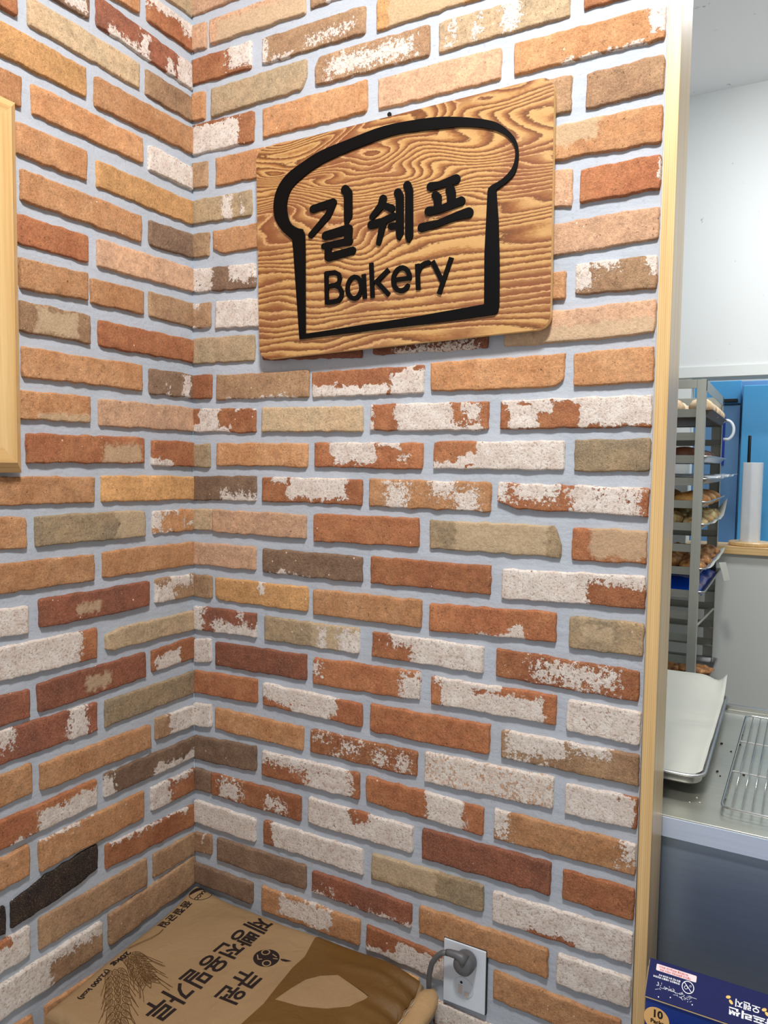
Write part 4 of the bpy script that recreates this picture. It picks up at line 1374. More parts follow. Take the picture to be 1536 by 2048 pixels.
def ear(axis, width, count, name, off):
    """drawn on page: grains in overlapping rows along a curved axis, with awns"""
    bm = bmesh.new()
    P = [Vector(p) for p in axis]
    seglen = [(b - a).length for a, b in zip(P, P[1:])]
    L = sum(seglen)

    def at(t):
        s = t * L
        for a, b, l in zip(P, P[1:], seglen):
            if s <= l:
                return a + (b - a) * (s / l), (b - a).normalized()
            s -= l
        return P[-1], (P[-1] - P[-2]).normalized()
    rnd_ = random.Random(5)
    for i in range(count):
        t = (i + 0.5) / count
        p, d = at(t)
        nn = Vector((-d.y, d.x))
        for sd_ in (-1, 1, 0):
            w_ = width * (0.55 + 0.45 * math.sin(math.pi * min(1, t * 1.1 + 0.1)))
            base = p + nn * sd_ * w_ * 0.28
            ang = sd_ * 0.42 + rnd_.uniform(-0.08, 0.08)
            gd = (d * math.cos(ang) + nn * math.sin(ang))
            gn = Vector((-gd.y, gd.x))
            gl = width * 0.86
            gw = width * 0.15
            lp_ = []
            for k in range(11):
                a = k / 10
                lp_.append(base + gd * gl * a + gn * gw * math.sin(math.pi * a ** 0.62))
            rp_ = [base + gd * gl * (k / 10) - gn * gw * math.sin(math.pi * (k / 10) ** 0.62) for k in range(11)]
            ribbon(bm, lp_, 0.00065)
            ribbon(bm, rp_, 0.00065)
            for q in (-0.35, 0.0, 0.35):
                ribbon(bm, [base + gn * gw * q + gd * gl * 0.15, base + gn * gw * q * 1.2 + gd * gl * 0.6], 0.00042)
            if sd_:
                tip = base + gd * gl
                aw = (d * math.cos(ang * 0.7) + nn * math.sin(ang * 0.7))
                ribbon(bm, [tip, tip + aw * width * rnd_.uniform(0.7, 1.2)], 0.00055)
    return drape(bm, name, M_INK_BROWN, sack, off, 0.02)


ear([(0.0615, -0.2890), (0.0850, -0.3060), (0.1257, -0.3380), (0.1700, -0.3760), (0.2050, -0.4080)], 0.036, 11, 'wheat_ear_print', 0.0006)
ear([(0.0530, -0.2480), (0.0800, -0.2550), (0.1130, -0.2690), (0.1450, -0.2840)], 0.036, 9, 'wheat_ear_print', 0.0006)
bm = bmesh.new()
for o_ in (0.0, 0.004):
    ribbon(bm, [(0.0560 + o_ * 0.3, -0.1555), (0.0590 + o_ * 0.5, -0.1700), (0.0560 + o_, -0.1900), (0.0470 + o_, -0.2150), (0.0400 + o_, -0.2380)], 0.0005)
drape(bm, 'wheat_stem_print', M_INK_BROWN, sack, 0.0006, 0.02)

# the folded and sewn mouth of the sack
bm = bmesh.new()
prof = []
nseg = 26
cross = [(-0.020, -0.010), (-0.021, 0.000), (-0.017, 0.0075), (-0.006, 0.0105), (0.006, 0.0105), (0.017, 0.007), (0.021, 0.000), (0.020, -0.010)]
rings = []
for i in range(nseg + 1):
    t = i / nseg
    y = -0.026 - 0.392 * t
    x = 0.622 + 0.004 * math.sin(t * 9)
    s = 1.0 if t > 0.06 else math.sqrt(max(0.05, t / 0.06))
    rings.append([bm.verts.new((x + a * s, y, -0.9085 + b * s + 0.0018 * math.sin(t * 23 + a * 60))) for a, b in cross])
for A, B_ in zip(rings, rings[1:]):
    for k in range(len(cross)):
        bm.faces.new((A[k], A[(k + 1) % len(cross)], B_[(k + 1) % len(cross)], B_[k]))
bm.faces.new(rings[0])
bm.faces.new(rings[-1])
hem = bm_obj('folded_hem', bm, M_KRAFT_HEM, sack, smooth=True)
bm = bmesh.new()
pts = [(0.6275, -0.0800, -0.8965), (0.6275, -0.0825, -0.8965)]
for k in range(14):
    yy = -0.085 - 0.024 * k
    add_tube(bm, [(0.6110, yy, -0.8985), (0.6112, yy - 0.014, -0.8982)], 0.0006, 5)
bm_obj('stitching', bm, M_PAPER, hem)

# ------------------------------------------------------------------ carton
cb = empty('carton', (1.16, -0.05, -0.865))
tag(cb, 'dark blue printed carton with sloping lid and round 10 Packs sticker', 'box')
X0, X1 = 1.0135, 1.330
E_ = Vector((0, 0.039, 0.034)).normalized()
P0 = Vector((0, -0.100, -0.728))
LN = 0.0536
top = P0 + E_ * LN
nrm = Vector((0, -E_.z, E_.y))


def strip(name, ys_, zs_, x0, x1, mat, parent, thick=0.0009):
    bm = bmesh.new()
    A = [bm.verts.new((x0, y, z)) for y, z in zip(ys_, zs_)]
    B_ = [bm.verts.new((x1, y, z)) for y, z in zip(ys_, zs_)]
    for k in range(len(A) - 1):
        bm.faces.new((A[k], B_[k], B_[k + 1], A[k + 1]))
    o = bm_obj(name, bm, mat, parent)
    md = o.modifiers.new('thickness', 'SOLIDIFY')
    md.thickness = thick
    md.offset = 0
    return o


back_y = 0.055
bm = bmesh.new()
prof = [(-0.0985, -0.8650), (-0.0985, -0.7310), (top.y + 0.0003, top.z - 0.0030), (top.y + 0.039, top.z - 0.0480), (top.y + 0.039, -0.8650)]
A = [bm.verts.new((X0, y, z)) for y, z in prof]
B_ = [bm.verts.new((X1, y, z)) for y, z in prof]
fa = bm.faces.new(A)
fb = bm.faces.new(B_[::-1])
for k in range(5):
    bm.faces.new((A[k], B_[k], B_[(k + 1) % 5], A[(k + 1) % 5]))
bm_obj('carton_body', bm, M_BOX_BLUE, cb)
lid = strip('lid_panel', [P0.y, top.y, top.y + 0.002, top.y + 0.040], [P0.z, top.z, top.z - 0.0005, top.z - 0.0470], X0 - 0.001, X1, M_BOX_NAVY, cb)
strip('raw_edge', [P0.y - 0.0012, P0.y - 0.0002], [P0.z - 0.0016, P0.z - 0.0004], X0, X1, M_BOARD, cb, 0.0007)
bm = bmesh.new()
for (a, b) in (((X0 - 0.0012, P0.y, P0.z - 0.003), (X0 - 0.0012, top.y, top.z - 0.002)), ((X0 - 0.0024, P0.y + 0.004, P0.z - 0.004), (X0 - 0.0024, top.y - 0.006, top.z - 0.010))):
    add_tube(bm, [a, b], 0.0011, 6)
bm_obj('side_flap', bm, M_BOARD, cb)


def on_lid(bm, off=0.0007, flip=True):
    """page coordinates: x along the carton, y up the slope"""
    for v in bm.verts:
        q = Vector((X0 + v.co.x, 0, 0)) + P0 + E_ * v.co.y + nrm * off
        v.co = q
    return bm


def turned(bm, ox, oy, rot=math.pi):
    c, s = math.cos(rot), math.sin(rot)
    for v in bm.verts:
        v.co = (ox + v.co.x * c - v.co.y * s, oy + v.co.x * s + v.co.y * c, 0)
    return bm


def ring_fill(cx, cy, r, t):
    return flat_fill([disc_loop(cx, cy, r, r, 30), disc_loop(cx, cy, r - t, r - t, 30)])


def rrect(x0, y0_, x1, y1_, r):
    return rounded([(x0, y1_), (x1, y1_), (x1, y0_), (x0, y0_)], r, 4)


st = bm_obj('warning_sticker', on_lid(flat_fill([rrect(0.0095, 0.0398, 0.0678, 0.0492, 0.0015)]), 0.0007), M_PRINT_PINK, lid)
bm = turned(text_bm('직사광선을 피하십시오 조리시', 0.0034, 0.0001), 0.0560, 0.0475)
merge(bm, turned(text_bm('7일이내 섭취하세요 어린이 주의', 0.0034, 0.0001), 0.0600, 0.0435))
bm_obj('sticker_lettering', on_lid(bm, 0.0011), M_PRINT_RED, st)
bm = turned(text_bm('불에 직접 닿지 않도록 주의', 0.0028, 0.00008), 0.0460, 0.0355)
merge(bm, turned(text_bm('전자레인지 사용불가 확인하여', 0.0031, 0.0001), 0.0455, 0.0320))
bm_obj('small_lettering', on_lid(bm, 0.0007), M_PRINT_WHITE, lid)
bm = ring_fill(0.0572, 0.0300, 0.0088, 0.0011)
merge(bm, flat_fill([capsule_loop((0.0515, 0.0355), 0.0005, (0.0630, 0.0245), 0.0005, 4)]))
merge(bm, ring_fill(0.0545, 0.0290, 0.0025, 0.0006))
merge(bm, ring_fill(0.0605, 0.0325, 0.0014, 0.0004))
bm_obj('prohibition_mark', on_lid(bm, 0.0007), M_PRINT_WHITE, lid)
bm = bmesh.new()
rr_ = random.Random(3)
for (cx, cy) in ((0.026, 0.0185), (0.054, 0.0150)):
    for k in range(26):
        a = rr_.uniform(0, 6.28)
        x_, y_ = cx + rr_.uniform(-0.011, 0.011), cy + rr_.uniform(-0.004, 0.004)
        l_ = rr_.uniform(0.003, 0.007)
        merge(bm, flat_fill([capsule_loop((x_, y_), 0.00022, (x_ + l_ * math.cos(a), y_ + 0.45 * l_ * math.sin(a)), 0.00022, 2)]))
for (x_, y_) in ((0.0345, 0.0085), (0.0655, 0.0085), (0.018, 0.004)):
    merge(bm, flat_fill([disc_loop(x_, y_, 0.0009, 0.0009, 10)]))
bm_obj('splash_drawing', on_lid(bm, 0.0007), M_PRINT_WHITE, lid)
bm = turned(text_bm('오렌지', 0.0125, 0.0003, 1.0, 0.9), 0.1560, 0.0345)
merge(bm, turned(text_bm('카프리썬', 0.0160, 0.0007, 1.1, 0.66), 0.1790, 0.0215))
bm_obj('title_lettering', on_lid(bm, 0.0007), M_PRINT_WHITE, lid)
bm = bmesh.new()
for (x_, y_, a_) in ((0.1130, 0.0345, 0.4), (0.1170, 0.0290, -0.8), (0.1610, 0.0330, 0.5), (0.1650, 0.0285, -0.7)):
    bm_obj('seed_print', on_lid(flat_fill([disc_loop(x_, y_, 0.0034, 0.0021, 18, a_)]), 0.0007), M_PRINT_YELLOW, lid)
bm = flat_fill([disc_loop(0.0, 0.0, 0.0185, 0.0185, 40)])


def on_front(bm, cx, cz, off):
    for v in bm.verts:
        v.co = (cx + v.co.x, -0.0985 - off, cz + v.co.y)
    return bm


ps = bm_obj('round_sticker', on_front(bm, 1.0300, -0.7600, 0.0005), M_PRINT_PEACH, cb)
bm = text_bm('10', 0.0165, 0.0006, 0.95, 1.0, 'CENTER')
for v in bm.verts:
    v.co.y += 0.0018
m2 = text_bm('Packs', 0.0088, 0.0003, 1.0, 1.0, 'CENTER')
for v in m2.verts:
    v.co.y -= 0.0082
merge(bm, m2)
bm_obj('pack_count_lettering', on_front(bm, 1.0312, -0.7590, 0.0008), M_INK, ps)

# ------------------------------------------------------------------ steel counter behind the opening
ct = empty('steel_counter', (1.3, 0.48, FLOOR))
tag(ct, 'stainless steel work counter behind the brick wall', 'counter')
ZC = -0.540
box('worktop', (0.20, 0.1285, ZC - 0.0380), (2.20, 0.845, ZC), M_STEEL_TOP, ct, 0.0018)
box('front_apron', (0.20, 0.1265, ZC - 0.0385), (2.20, 0.1284, ZC - 0.0022), M_APRON, ct, 0.0006)
box('back_upstand', (0.20, 0.835, ZC + 0.0003), (2.20, 0.850, ZC + 0.012), M_STEEL, ct, 0.001)
box('cabinet_front', (0.20, 0.140, FLOOR + 0.10), (2.20, 0.160, ZC - 0.0388), M_STEEL_FRONT, ct, 0.001)
box('cabinet_body', (0.20, 0.161, FLOOR + 0.10), (2.20, 0.820, ZC - 0.0388), M_STEEL_FRONT, ct, 0.001)
for (x_, y_) in ((0.26, 0.20), (2.14, 0.20), (0.26, 0.78), (2.14, 0.78)):
    tube('leg', [(x_, y_, FLOOR), (x_, y_, FLOOR + 0.103)], 0.020, M_STEEL, ct, 14)


# ------------------------------------------------------------------ trays
def tray_parts(root, x0, x1, ya, yb, zr, depth, mat, slope=0.012, r=0.020):
    """sheet tray with a rolled rim at height zr"""
    bm = bmesh.new()

    def loop(i, z):
        return [bm.verts.new((x, y, z)) for x, y in rounded([(x0 + i, yb - i), (x1 - i, yb - i), (x1 - i, ya + i), (x0 + i, ya + i)], max(0.004, r - i * 0.5), 5)]
    rings = [loop(0.0, zr - 0.004), loop(-0.0015, zr - 0.001), loop(0.001, zr + 0.0012), loop(0.006, zr + 0.0005), loop(0.008, zr - 0.002), loop(0.008 + slope * 0.8, zr - depth + 0.003), loop(0.012 + slope, zr - depth)]
    for A, B_ in zip(rings, rings[1:]):
        n_ = len(A)
        for k in range(n_):
            bm.faces.new((A[k], A[(k + 1) % n_], B_[(k + 1) % n_], B_[k]))
    bm.faces.new(rings[-1])
    out = [loop(0.0105 + slope, zr - depth - 0.0012), loop(0.0065 + slope * 0.8, zr - depth + 0.003), loop(0.0066, zr - 0.004), rings[0]]
    for A, B_ in zip(out, out[1:]):
        n_ = len(A)
        for k in range(n_):
            bm.faces.new((A[k], A[(k + 1) % n_], B_[(k + 1) % n_], B_[k]))
    bm.faces.new(out[0])
    return bm_obj('pan', bm, mat, root, smooth=True)


t = empty('baking_tray', (0.86, 0.53, ZC + 0.022))
tag(t, 'aluminium baking tray lined with white paper on the steel counter', 'tray')
tray_parts(t, 0.655, 1.058, 0.222, 0.815, -0.495, 0.021, M_ALU, slope=0.002, r=0.032)
t.rotation_euler = (0, 0, 0)
t = empty('baking_tray', (0.84, 0.55, ZC))
tag(t, 'smaller upturned aluminium tray under the paper lined tray on the counter', 'tray')
bm = bmesh.new()
rg = []
for (i, z) in ((0.0, ZC + 0.0008), (0.004, ZC + 0.003), (0.016, ZC + 0.0210), (0.024, ZC + 0.0222)):
    rg.append([bm.verts.new((x, y, z)) for x, y in rounded([(0.70 + i, 0.76 - i), (1.00 - i, 0.76 - i), (1.00 - i, 0.33 + i), (0.70 + i, 0.33 + i)], 0.02, 5)])
for A, B_ in zip(rg, rg[1:]):
    for k in range(len(A)):
        bm.faces.new((A[k], A[(k + 1) % len(A)], B_[(k + 1) % len(A)], B_[k]))
bm.faces.new(rg[-1])
bm.faces.new(rg[0])
bm_obj('pan', bm, M_ALU, t, smooth=True)


def sheet(name, x0, x1, ya, yb, fn, mat, nx=40, ny=50, thick=0.0004):
    vs, fs = [], []
    for i in range(nx + 1):
        for j in range(ny + 1):
            a, b = i / nx, j / ny
            vs.append(fn(x0 + (x1 - x0) * a, ya + (yb - ya) * b, a, b))
    for i in range(nx):
        for j in range(ny):
            k = i * (ny + 1) + j
            fs.append((k, k + ny + 1, k + ny + 2, k + 1))
    o = mesh_obj(name, vs, fs, mat, None, smooth=True)
    md = o.modifiers.new('thickness', 'SOLIDIFY')
    md.thickness = thick
    return o


def paper_fn(x, y, a, b):
    z = -0.4955
    # corners follow the round corner of the tray
    cx_, cy_ = 1.050 - 0.030, 0.236 + 0.030
    if x > cx_ and y < cy_:
        dd = math.hypot(x - cx_, y - cy_)
        if dd > 0.0312:
            x, y = cx_ + (x - cx_) * 0.0312 / dd, cy_ + (y - cy_) * 0.0312 / dd
    edge = min(a, 1 - a) * 0.39
    z -= 0.006 * min(1, edge / 0.02) * (1 if b < 0.86 else 0.4)
    z += 0.0009 * math.sin(21 * x + 13 * y) + 0.0007 * math.sin(47 * y - 11 * x)
    # a soft dent with creases where a loaf was lifted off
    z -= 0.010 * math.exp(-(((x - 0.965) / 0.060) ** 2 + ((y - 0.585) / 0.040) ** 2))
    z += 0.0034 * math.sin((y - 0.5) * 150 + 14 * x) * math.exp(-(((x - 0.975) / 0.065) ** 2 + ((y - 0.60) / 0.06) ** 2))
    # the far end rises over the rim and curls
    if b > 0.84:
        t_ = (b - 0.84) / 0.16
        z += 0.035 * t_ ** 1.6 + 0.010 * t_ * math.exp(-((x - 1.062) / 0.018) ** 2) * 1.5 - 0.012 * t_ * math.exp(-((x - 1.030) / 0.022) ** 2)
    return (x, y, z)


pp = sheet('baking_paper', 0.664, 1.0505, 0.2345, 0.865, paper_fn, M_PAPER)
tag(pp, 'white crumpled baking paper lining the tray on the counter', 'paper')

# ------------------------------------------------------------------ wire cooling rack on the counter
cr_ = empty('cooling_rack', (1.30, 0.47, ZC))
tag(cr_, 'shiny wire cooling rack on the steel counter beside the paper lined tray', 'cooling rack')
ZR = -0.525
FL, BLc = Vector((1.0905, 0.1813, ZR)), Vector((1.1035, 0.7586, ZR))
ux = Vector((0.998, -0.035, 0)).normalized()
WR = 0.40
rim = []
for c_, dx_, dy_ in ((FL, 1, 1), (FL + ux * WR, -1, 1), (BLc + ux * WR, -1, -1), (BLc, 1, -1)):
    uy = (BLc - FL).normalized()
    a = c_ + uy * 0.014 * dy_
    b = c_ + ux * 0.014 * dx_
    pts = [a, c_ + ux * 0.004 * dx_ + uy * 0.004 * dy_, b] if dx_ * dy_ > 0 else [b, c_ + ux * 0.004 * dx_ + uy * 0.004 * dy_, a]
    rim += pts
tube('rim', rim, 0.0024, M_CHROME, cr_, 10, closed=True)
for f_ in (0.33, 0.66):
    a = FL + (BLc - FL) * f_
    tube('cross_bar', [a - Vector((0, 0, 0.0018)), a + ux * WR - Vector((0, 0, 0.0018))], 0.0019, M_LIT_WIRE, cr_, 8)
k = 1
while k * 0.0162 < WR - 0.005:
    d_ = ux * 0.0162 * k
    tube('wire', [FL + d_ + Vector((0, 0, 0.0012)), BLc + d_ + Vector((0, 0, 0.0012))], 0.0011, M_CHROME, cr_, 6)
    k += 1
for f_ in (0.12, 0.80):
    for s_ in (0.0, WR):
        a = FL + (BLc - FL) * f_ + ux * s_
        b = FL + (BLc - FL) * (f_ + 0.075) + ux * s_
        tube('foot', [a, a + Vector((0, 0.004, -0.0125)), b + Vector((0, -0.004, -0.0125)), b], 0.0017, M_CHROME, cr_, 8)

# crumbs on the worktop
rc_ = random.Random(9)
spots = [(1.063, 0.56, 0.0032), (1.068, 0.385, 0.0030), (1.075, 0.365, 0.0018), (1.117, 0.395, 0.0030), (1.10, 0.575, 0.0022), (1.045, 0.232, 0.0017), (1.052, 0.213, 0.0016), (1.035, 0.205, 0.0014), (1.085, 0.52, 0.0020)]
for i, (x_, y_, r_) in enumerate(spots):
    bm = bmesh.new()
    bmesh.ops.create_icosphere(bm, subdivisions=2, radius=r_)
    for v in bm.verts:
        v.co *= rc_.uniform(0.75, 1.2)
        v.co.z *= 0.6
        v.co += Vector((x_, y_, ZC + r_ * 0.6))
    dark = i < 5 or i == 8
    o = bm_obj('crumb', bm, M_CRUMB if dark else M_FLOUR_CRUMB, smooth=True)
    if dark:
        tag(o, 'tiny burnt black crumb lying on the steel counter', 'crumb', 'dark crumbs on the counter')
    else:
        tag(o, 'tiny pale crumb near the front edge of the steel counter', 'crumb', 'pale crumbs on the counter')

# ------------------------------------------------------------------ bakery rack
RX0, RX1, RY0, RY1, RZ = 0.470, 0.9385, 1.200, 1.860, 0.354
rk = empty('bakery_rack', (0.704, 1.53, FLOOR))
tag(rk, 'tall stainless steel bakery rack filled with trays of bread', 'rack')
for (xa, xb) in ((RX0, RX0 + 0.026), (RX1 - 0.026, RX1)):
    box('upright', (xa, RY0, FLOOR + 0.06), (xb, RY0 + 0.010, RZ), M_RACK, rk, 0.0008)
    box('upright', (xa - (0.012 if xa > 0.7 else 0), RY1 - 0.010, FLOOR + 0.06), (xb, RY1, RZ), M_RACK, rk, 0.0008)
for x_ in (RX0, RX1 - 0.0015):
    for (ya, yb) in ((RY0 + 0.010, RY0 + 0.030), (RY1 - 0.034, RY1 - 0.010)):
        box('upright_flange', (x_, ya, FLOOR + 0.06), (x_ + 0.0015, yb, RZ), M_RACK, rk, 0.0003)
for y_ in (RY0 + 0.0005, RY1 - 0.0095):
    box('top_rail', (RX0 + 0.026, y_, RZ - 0.026), (RX1 - 0.026, y_ + 0.009, RZ), M_RACK, rk, 0.0008)
for x_ in (RX0, RX1 - 0.002):
    box('top_rail', (x_, RY0 + 0.010, RZ - 0.034), (x_ + 0.002, RY1 - 0.010, RZ), M_RACK, rk, 0.0004)
LEV = [0.2535, 0.1820, 0.1120, 0.0430, -0.0280, -0.0970, -0.1640, -0.2350, -0.3070, -0.3760, -0.4450, -0.5150, -0.5850, -0.6550, -0.7250, -0.7950, -0.8650, -0.9350]
for z_ in LEV:
    for (ya, yb, yl) in ((RY0 + 0.011, RY0 + 0.013, RY0 + 0.042), (RY1 - 0.013, RY1 - 0.011, RY1 - 0.042)):
        bm = bmesh.new()
        add_box(bm, (RX0 + 0.002, ya, z_ - 0.012), (RX1 - 0.002, yb, z_ + 0.012))
        add_box(bm, (RX0 + 0.002, min(yb, yl) if yl > ya else yl, z_ - 0.012), (RX1 - 0.002, max(yl, yb) if yl > ya else ya, z_ - 0.0105))
        bm_obj('slide_rail', bm, M_RAIL, rk)
box('base_frame', (RX0, RY0, FLOOR + 0.06), (RX1, RY1, FLOOR + 0.09), M_RACK, rk, 0.001)
for x_ in (RX0 + 0.05, RX1 - 0.05):
    for y_ in (RY0 + 0.05, RY1 - 0.05):
        tube('caster', [(x_ - 0.012, y_, FLOOR + 0.031), (x_ + 0.012, y_, FLOOR + 0.031)], 0.030, M_GREY_RUBBER, rk, 18)
tube('diagonal_brace', [(RX1 - 0.004, RY0 + 0.02, -0.408), (RX1 - 0.004, RY1 - 0.04, -0.452)], 0.004, M_RACK, rk, 8)


def bread(kind, x, y, z, L, W, H, mat, rz=0.0, label='', group='', cat='bread'):
    """loaf, twist or bun: a rounded body with surface swell"""
    bm = bmesh.new()
    bmesh.ops.create_uvsphere(bm, u_segments=22, v_segments=14, radius=1.0)
    for v in bm.verts:
        a, b_, c_ = v.co
        if kind == 'twist':
            sw = 1 + 0.16 * math.sin(a * 11 + 2.2 * b_)
            tap = math.sqrt(max(0.02, 1 - abs(a) ** 2.4))
            v.co = (a * L / 2, b_ * W / 2 * sw * (0.55 + 0.45 * tap), (c_ * 0.5 + 0.5) * H * (0.8 + 0.2 * sw))
        elif kind == 'flat':
            sw = 1 + 0.10 * math.sin(a * 7) * math.cos(b_ * 6)
            v.co = (a * L / 2 * sw, b_ * W / 2 * sw, (0.5 + 0.5 * c_) * H * sw)
        else:
            v.co = (a * L / 2, b_ * W / 2, max(0.0, c_ * 0.62 + 0.38) * H)
    Rm = Matrix.Rotation(rz, 4, 'Z')
    for v in bm.verts:
        v.co = Rm @ v.co + Vector((x, y, z))
    o = bm_obj('bread', bm, mat, smooth=True)
    tag(o, label, cat, group)
    return o


TRAY_LABELS = {
    0: 'topmost tray on the bakery rack holding pale floured breads',
    2: 'tray holding dark breads, third level of the bakery rack',
    3: 'tray wrapped in clear plastic film on the bakery rack',
    4: 'tray holding golden buns on the bakery rack',
    5: 'tray with white paper corner and nut breads on the bakery rack',
    7: 'tray with paper overhanging and chocolate breads on the bakery rack',
    8: 'tray under the blue plastic bag on the bakery rack',
    13: 'lowest visible tray on the bakery rack holding brown breads',
}
TX0, TX1 = 0.505, 0.957
for li, lab in TRAY_LABELS.items():
    z_ = LEV[li] - 0.0103 + 0.0205
    t = empty('baking_tray', ((TX0 + TX1) / 2, 1.53, z_))
    tag(t, lab, 'tray', 'trays on the bakery rack')
    tray_parts(t, TX0, TX1, RY0 + 0.0140, RY1 - 0.0140, z_, 0.0185, M_TRAY_BROWN if li == 0 else M_ALU, r=0.018)
    zb = z_ - 0.0185 + 0.0008
    if li == 0:
        for i in range(9):
            x_ = 0.920 - 0.085 * (i // 5)
            y_ = 1.27 + 0.115 * (i % 5)
            bread('twist', x_, y_, zb, 0.10, 0.062, 0.055, M_PALE_BREAD, 1.2 + 0.3 * math.sin(i * 2), 'pale floured twisted bread on the topmost tray of the rack', 'floured breads on the top tray')
    if li == 2:
        for i in range(4):
            bread('bun', 0.875, 1.28 + 0.15 * i, zb, 0.11, 0.085, 0.048, M_DARK_BREAD, 0, 'dark brown round bread on the third tray of the rack', 'dark breads on the rack')
    if li == 4:
        for i in range(6):
            bread('bun', 0.900 - 0.125 * (i // 3), 1.29 + 0.18 * (i % 3), zb, 0.115, 0.12, 0.046, M_CROISSANT, 0, 'golden round bun on the middle tray of the rack', 'golden buns on the rack')
    if li == 5:
        for i in range(10):
            bread('flat', 0.915 - 0.08 * (i // 5), 1.27 + 0.11 * (i % 5), zb, 0.075, 0.095, 0.036 + 0.008 * (i % 3), M_GREEN_BREAD, i * 0.9, 'small golden bread with pale nut topping on the papered rack tray', 'nut breads on the rack')
    if li == 7:
        for i in range(10):
            bread('flat', 0.912 - 0.08 * (i // 5), 1.27 + 0.11 * (i % 5), zb, 0.080, 0.090, 0.036 + 0.010 * (i % 3), M_BROWN_BREAD, i * 1.3, 'chocolate streaked bread on the tray above the blue bag', 'chocolate breads on the rack')
    if li == 13:
        for i in range(6):
            bread('flat', 0.895 - 0.10 * (i // 3), 1.29 + 0.17 * (i % 3), zb, 0.09, 0.13, 0.034, M_BROWN_BREAD, i * 0.8, 'brown topped bread on the lowest visible tray of the rack', 'brown breads on the lowest tray')


def rack_paper(z, rise, label):
    def fn(x, y, a, b):
        zz = z + 0.002 * math.sin(30 * y + 9 * x)
        if a > 0.86:
            t_ = (a - 0.86) / 0.14
            zz += 0.016 * t_ + (rise * t_ * max(0, (b - 0.72) / 0.28) ** 1.2)
        return (x, y, zz)
    o = sheet('baking_paper', 0.53, 0.968, RY0 + 0.035, RY1 - 0.035, fn, M_PAPER, 30, 30)
    tag(o, label, 'paper')


rack_paper(LEV[5] - 0.0060, 0.060, 'white baking paper with raised corner under the nut breads')
rack_paper(LEV[7] - 0.0060, 0.012, 'white baking paper under the chocolate breads on the rack')


def film_fn(x, y, a, b):
    zz = LEV[3] + 0.018 + 0.003 * math.sin(40 * y + 20 * x) + 0.002 * math.sin(90 * x)
    if a > 0.8:
        t_ = (a - 0.8) / 0.2
        zz += -0.004 * t_ + 0.012 * t_ * max(0, (b - 0.4)) + 0.003 * t_ * math.sin(60 * y)
    return (x + (0.035 * max(0, b - 0.5) if a > 0.8 else 0), y, zz)


o = sheet('plastic_film', 0.52, 0.985, RY0 + 0.045, RY1 - 0.045, film_fn, M_CLEAR_FILM, 30, 30)
tag(o, 'crumpled clear plastic film over a tray on the bakery rack', 'plastic film')


def bag_fn(x, y, a, b):
    e_ = min(a, 1 - a, b, 1 - b)
    h_ = 0.040 * min(1, e_ / 0.12) ** 0.5
    h_ *= 0.75 + 0.25 * math.sin(17 * x + 9 * y) * math.cos(23 * y)
    return (x, y, LEV[8] - 0.0060 + max(0, h_))


o = sheet('plastic_bag', 0.54, 0.945, RY0 + 0.045, RY1 - 0.06, bag_fn, M_BLUE_FILM, 46, 46)
tag(o, 'bright blue plastic bag lying on a bakery rack tray', 'bag')
# paper tag hanging from the chocolate bread tray
vs = []
for i in range(7):
    t_ = i / 6
    vs.append((0.9665 + 0.019 * t_, 1.560, -0.2420 - 0.062 * t_ + 0.002 * math.sin(t_ * 4)))
    vs.append((0.9870 + 0.016 * t_, 1.585, -0.2420 - 0.060 * t_ + 0.002 * math.sin(t_ * 4)))
o = mesh_obj('paper_tag', vs, [(2 * i, 2 * i + 1, 2 * i + 3, 2 * i + 2) for i in range(6)], M_PAPER)
md = o.modifiers.new('thickness', 'SOLIDIFY')
md.thickness = 0.0006
tag(o, 'small white paper tag hanging from a tray at the side of the bakery rack', 'tag')
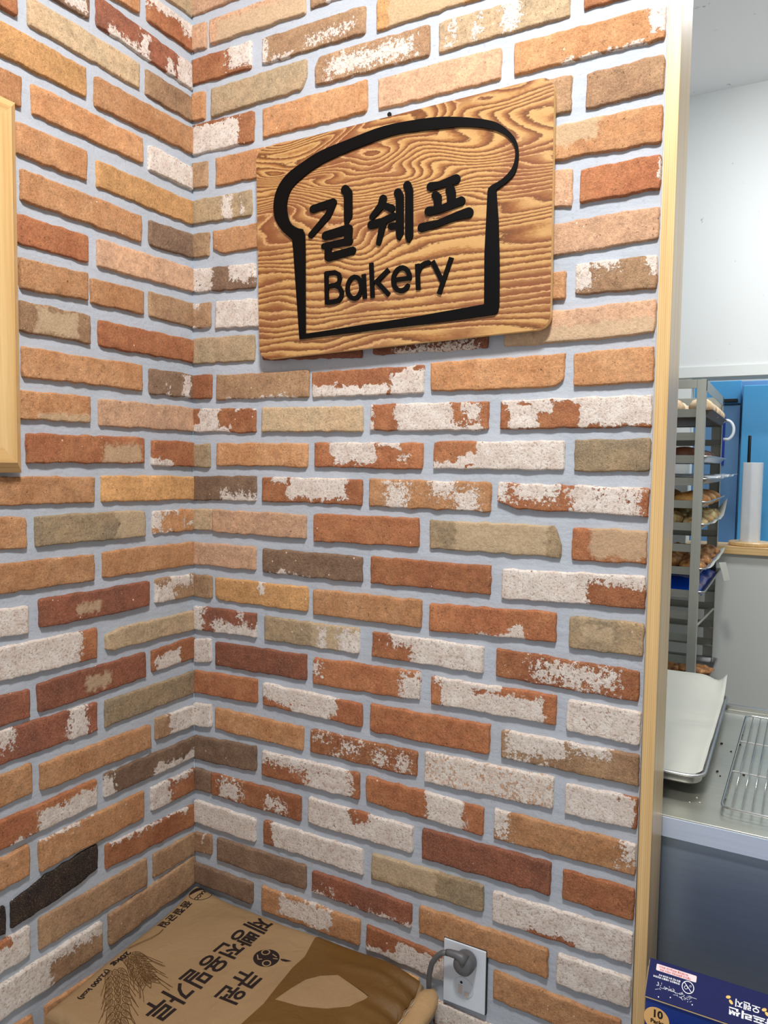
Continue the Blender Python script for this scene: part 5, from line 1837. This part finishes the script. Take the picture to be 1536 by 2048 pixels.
# white curved handle showing above the rack's side
pts = [(0.9475, 1.78, 0.193)]
for k in range(13):
    a = -1.25 + 2.9 * k / 12
    pts.append((0.9560 + 0.026 * math.cos(a), 1.78, 0.2270 + 0.036 * math.sin(a)))
pts.append((0.9440, 1.78, 0.256))
o = tube('curved_handle', pts, 0.0055, M_WHITE_PLASTIC, None, 10)
tag(o, 'white curved plastic handle sticking out beside the bakery rack', 'handle')

pts = [(0.8820 + 0.020 * math.cos(a), 1.80, 0.2270 + 0.034 * math.sin(a)) for a in [1.7 + 2.9 * k / 12 for k in range(13)]]
o = tube('curved_handle', pts, 0.0055, M_WHITE_PLASTIC, None, 10)
tag(o, 'white curved plastic handle seen through the side of the bakery rack', 'handle')

# ------------------------------------------------------------------ pass-through ledge and the blue unit behind it
rl = empty('film_roll', (1.042, 2.058, -0.222))
tag(rl, 'upright silver roll of plastic film on a round wooden base on the ledge', 'roll')
bm = bmesh.new()
lathe(bm, [(0.076, 0.0), (0.080, 0.003), (0.080, 0.013), (0.076, 0.016)], (1.042, 2.058, -0.222), 40)
bm_obj('wooden_base', bm, M_PINE_X, rl, smooth=False)
bm = bmesh.new()
lathe(bm, [(0.037, 0.016), (0.0375, 0.018), (0.0375, 0.330), (0.036, 0.332), (0.018, 0.332), (0.018, 0.322)], (1.040, 2.058, -0.222), 96)
bm_obj('film_reel', bm, M_FILM_ROLL, rl, smooth=False)
tube('spindle', [(1.022, 2.10, -0.206), (1.022, 2.10, 0.219)], 0.0060, M_BLACK, rl, 12)

bc = empty('blue_cabinet', (1.2, 2.8, FLOOR))
tag(bc, 'tall glossy blue cabinet seen through the pass-through opening', 'cabinet')
box('side_door', (0.40, 2.62, FLOOR + 0.05), (0.953, 2.66, 0.382), M_BLUE_GREY, bc, 0.003)
box('main_door', (0.963, 2.58, FLOOR + 0.05), (2.0, 2.66, 0.47), M_BLUE, bc, 0.004)
box('top_panel', (0.40, 2.64, 0.392), (0.953, 2.67, 0.50), M_BLUE, bc, 0.003)
box('cabinet_body', (0.40, 2.672, FLOOR), (2.0, 2.95, 0.50), M_BLUE_GREY, bc, 0.003)
box('recess_shadow', (0.880, 2.60, 0.397), (0.940, 2.638, 0.412), M_DARK, bc, 0.002)  # dark block standing in for the shadow in the recess
box('door_panel', (0.858, 2.612, 0.10), (0.892, 2.6195, 0.330), M_DEEP_BLUE, bc, 0.001)
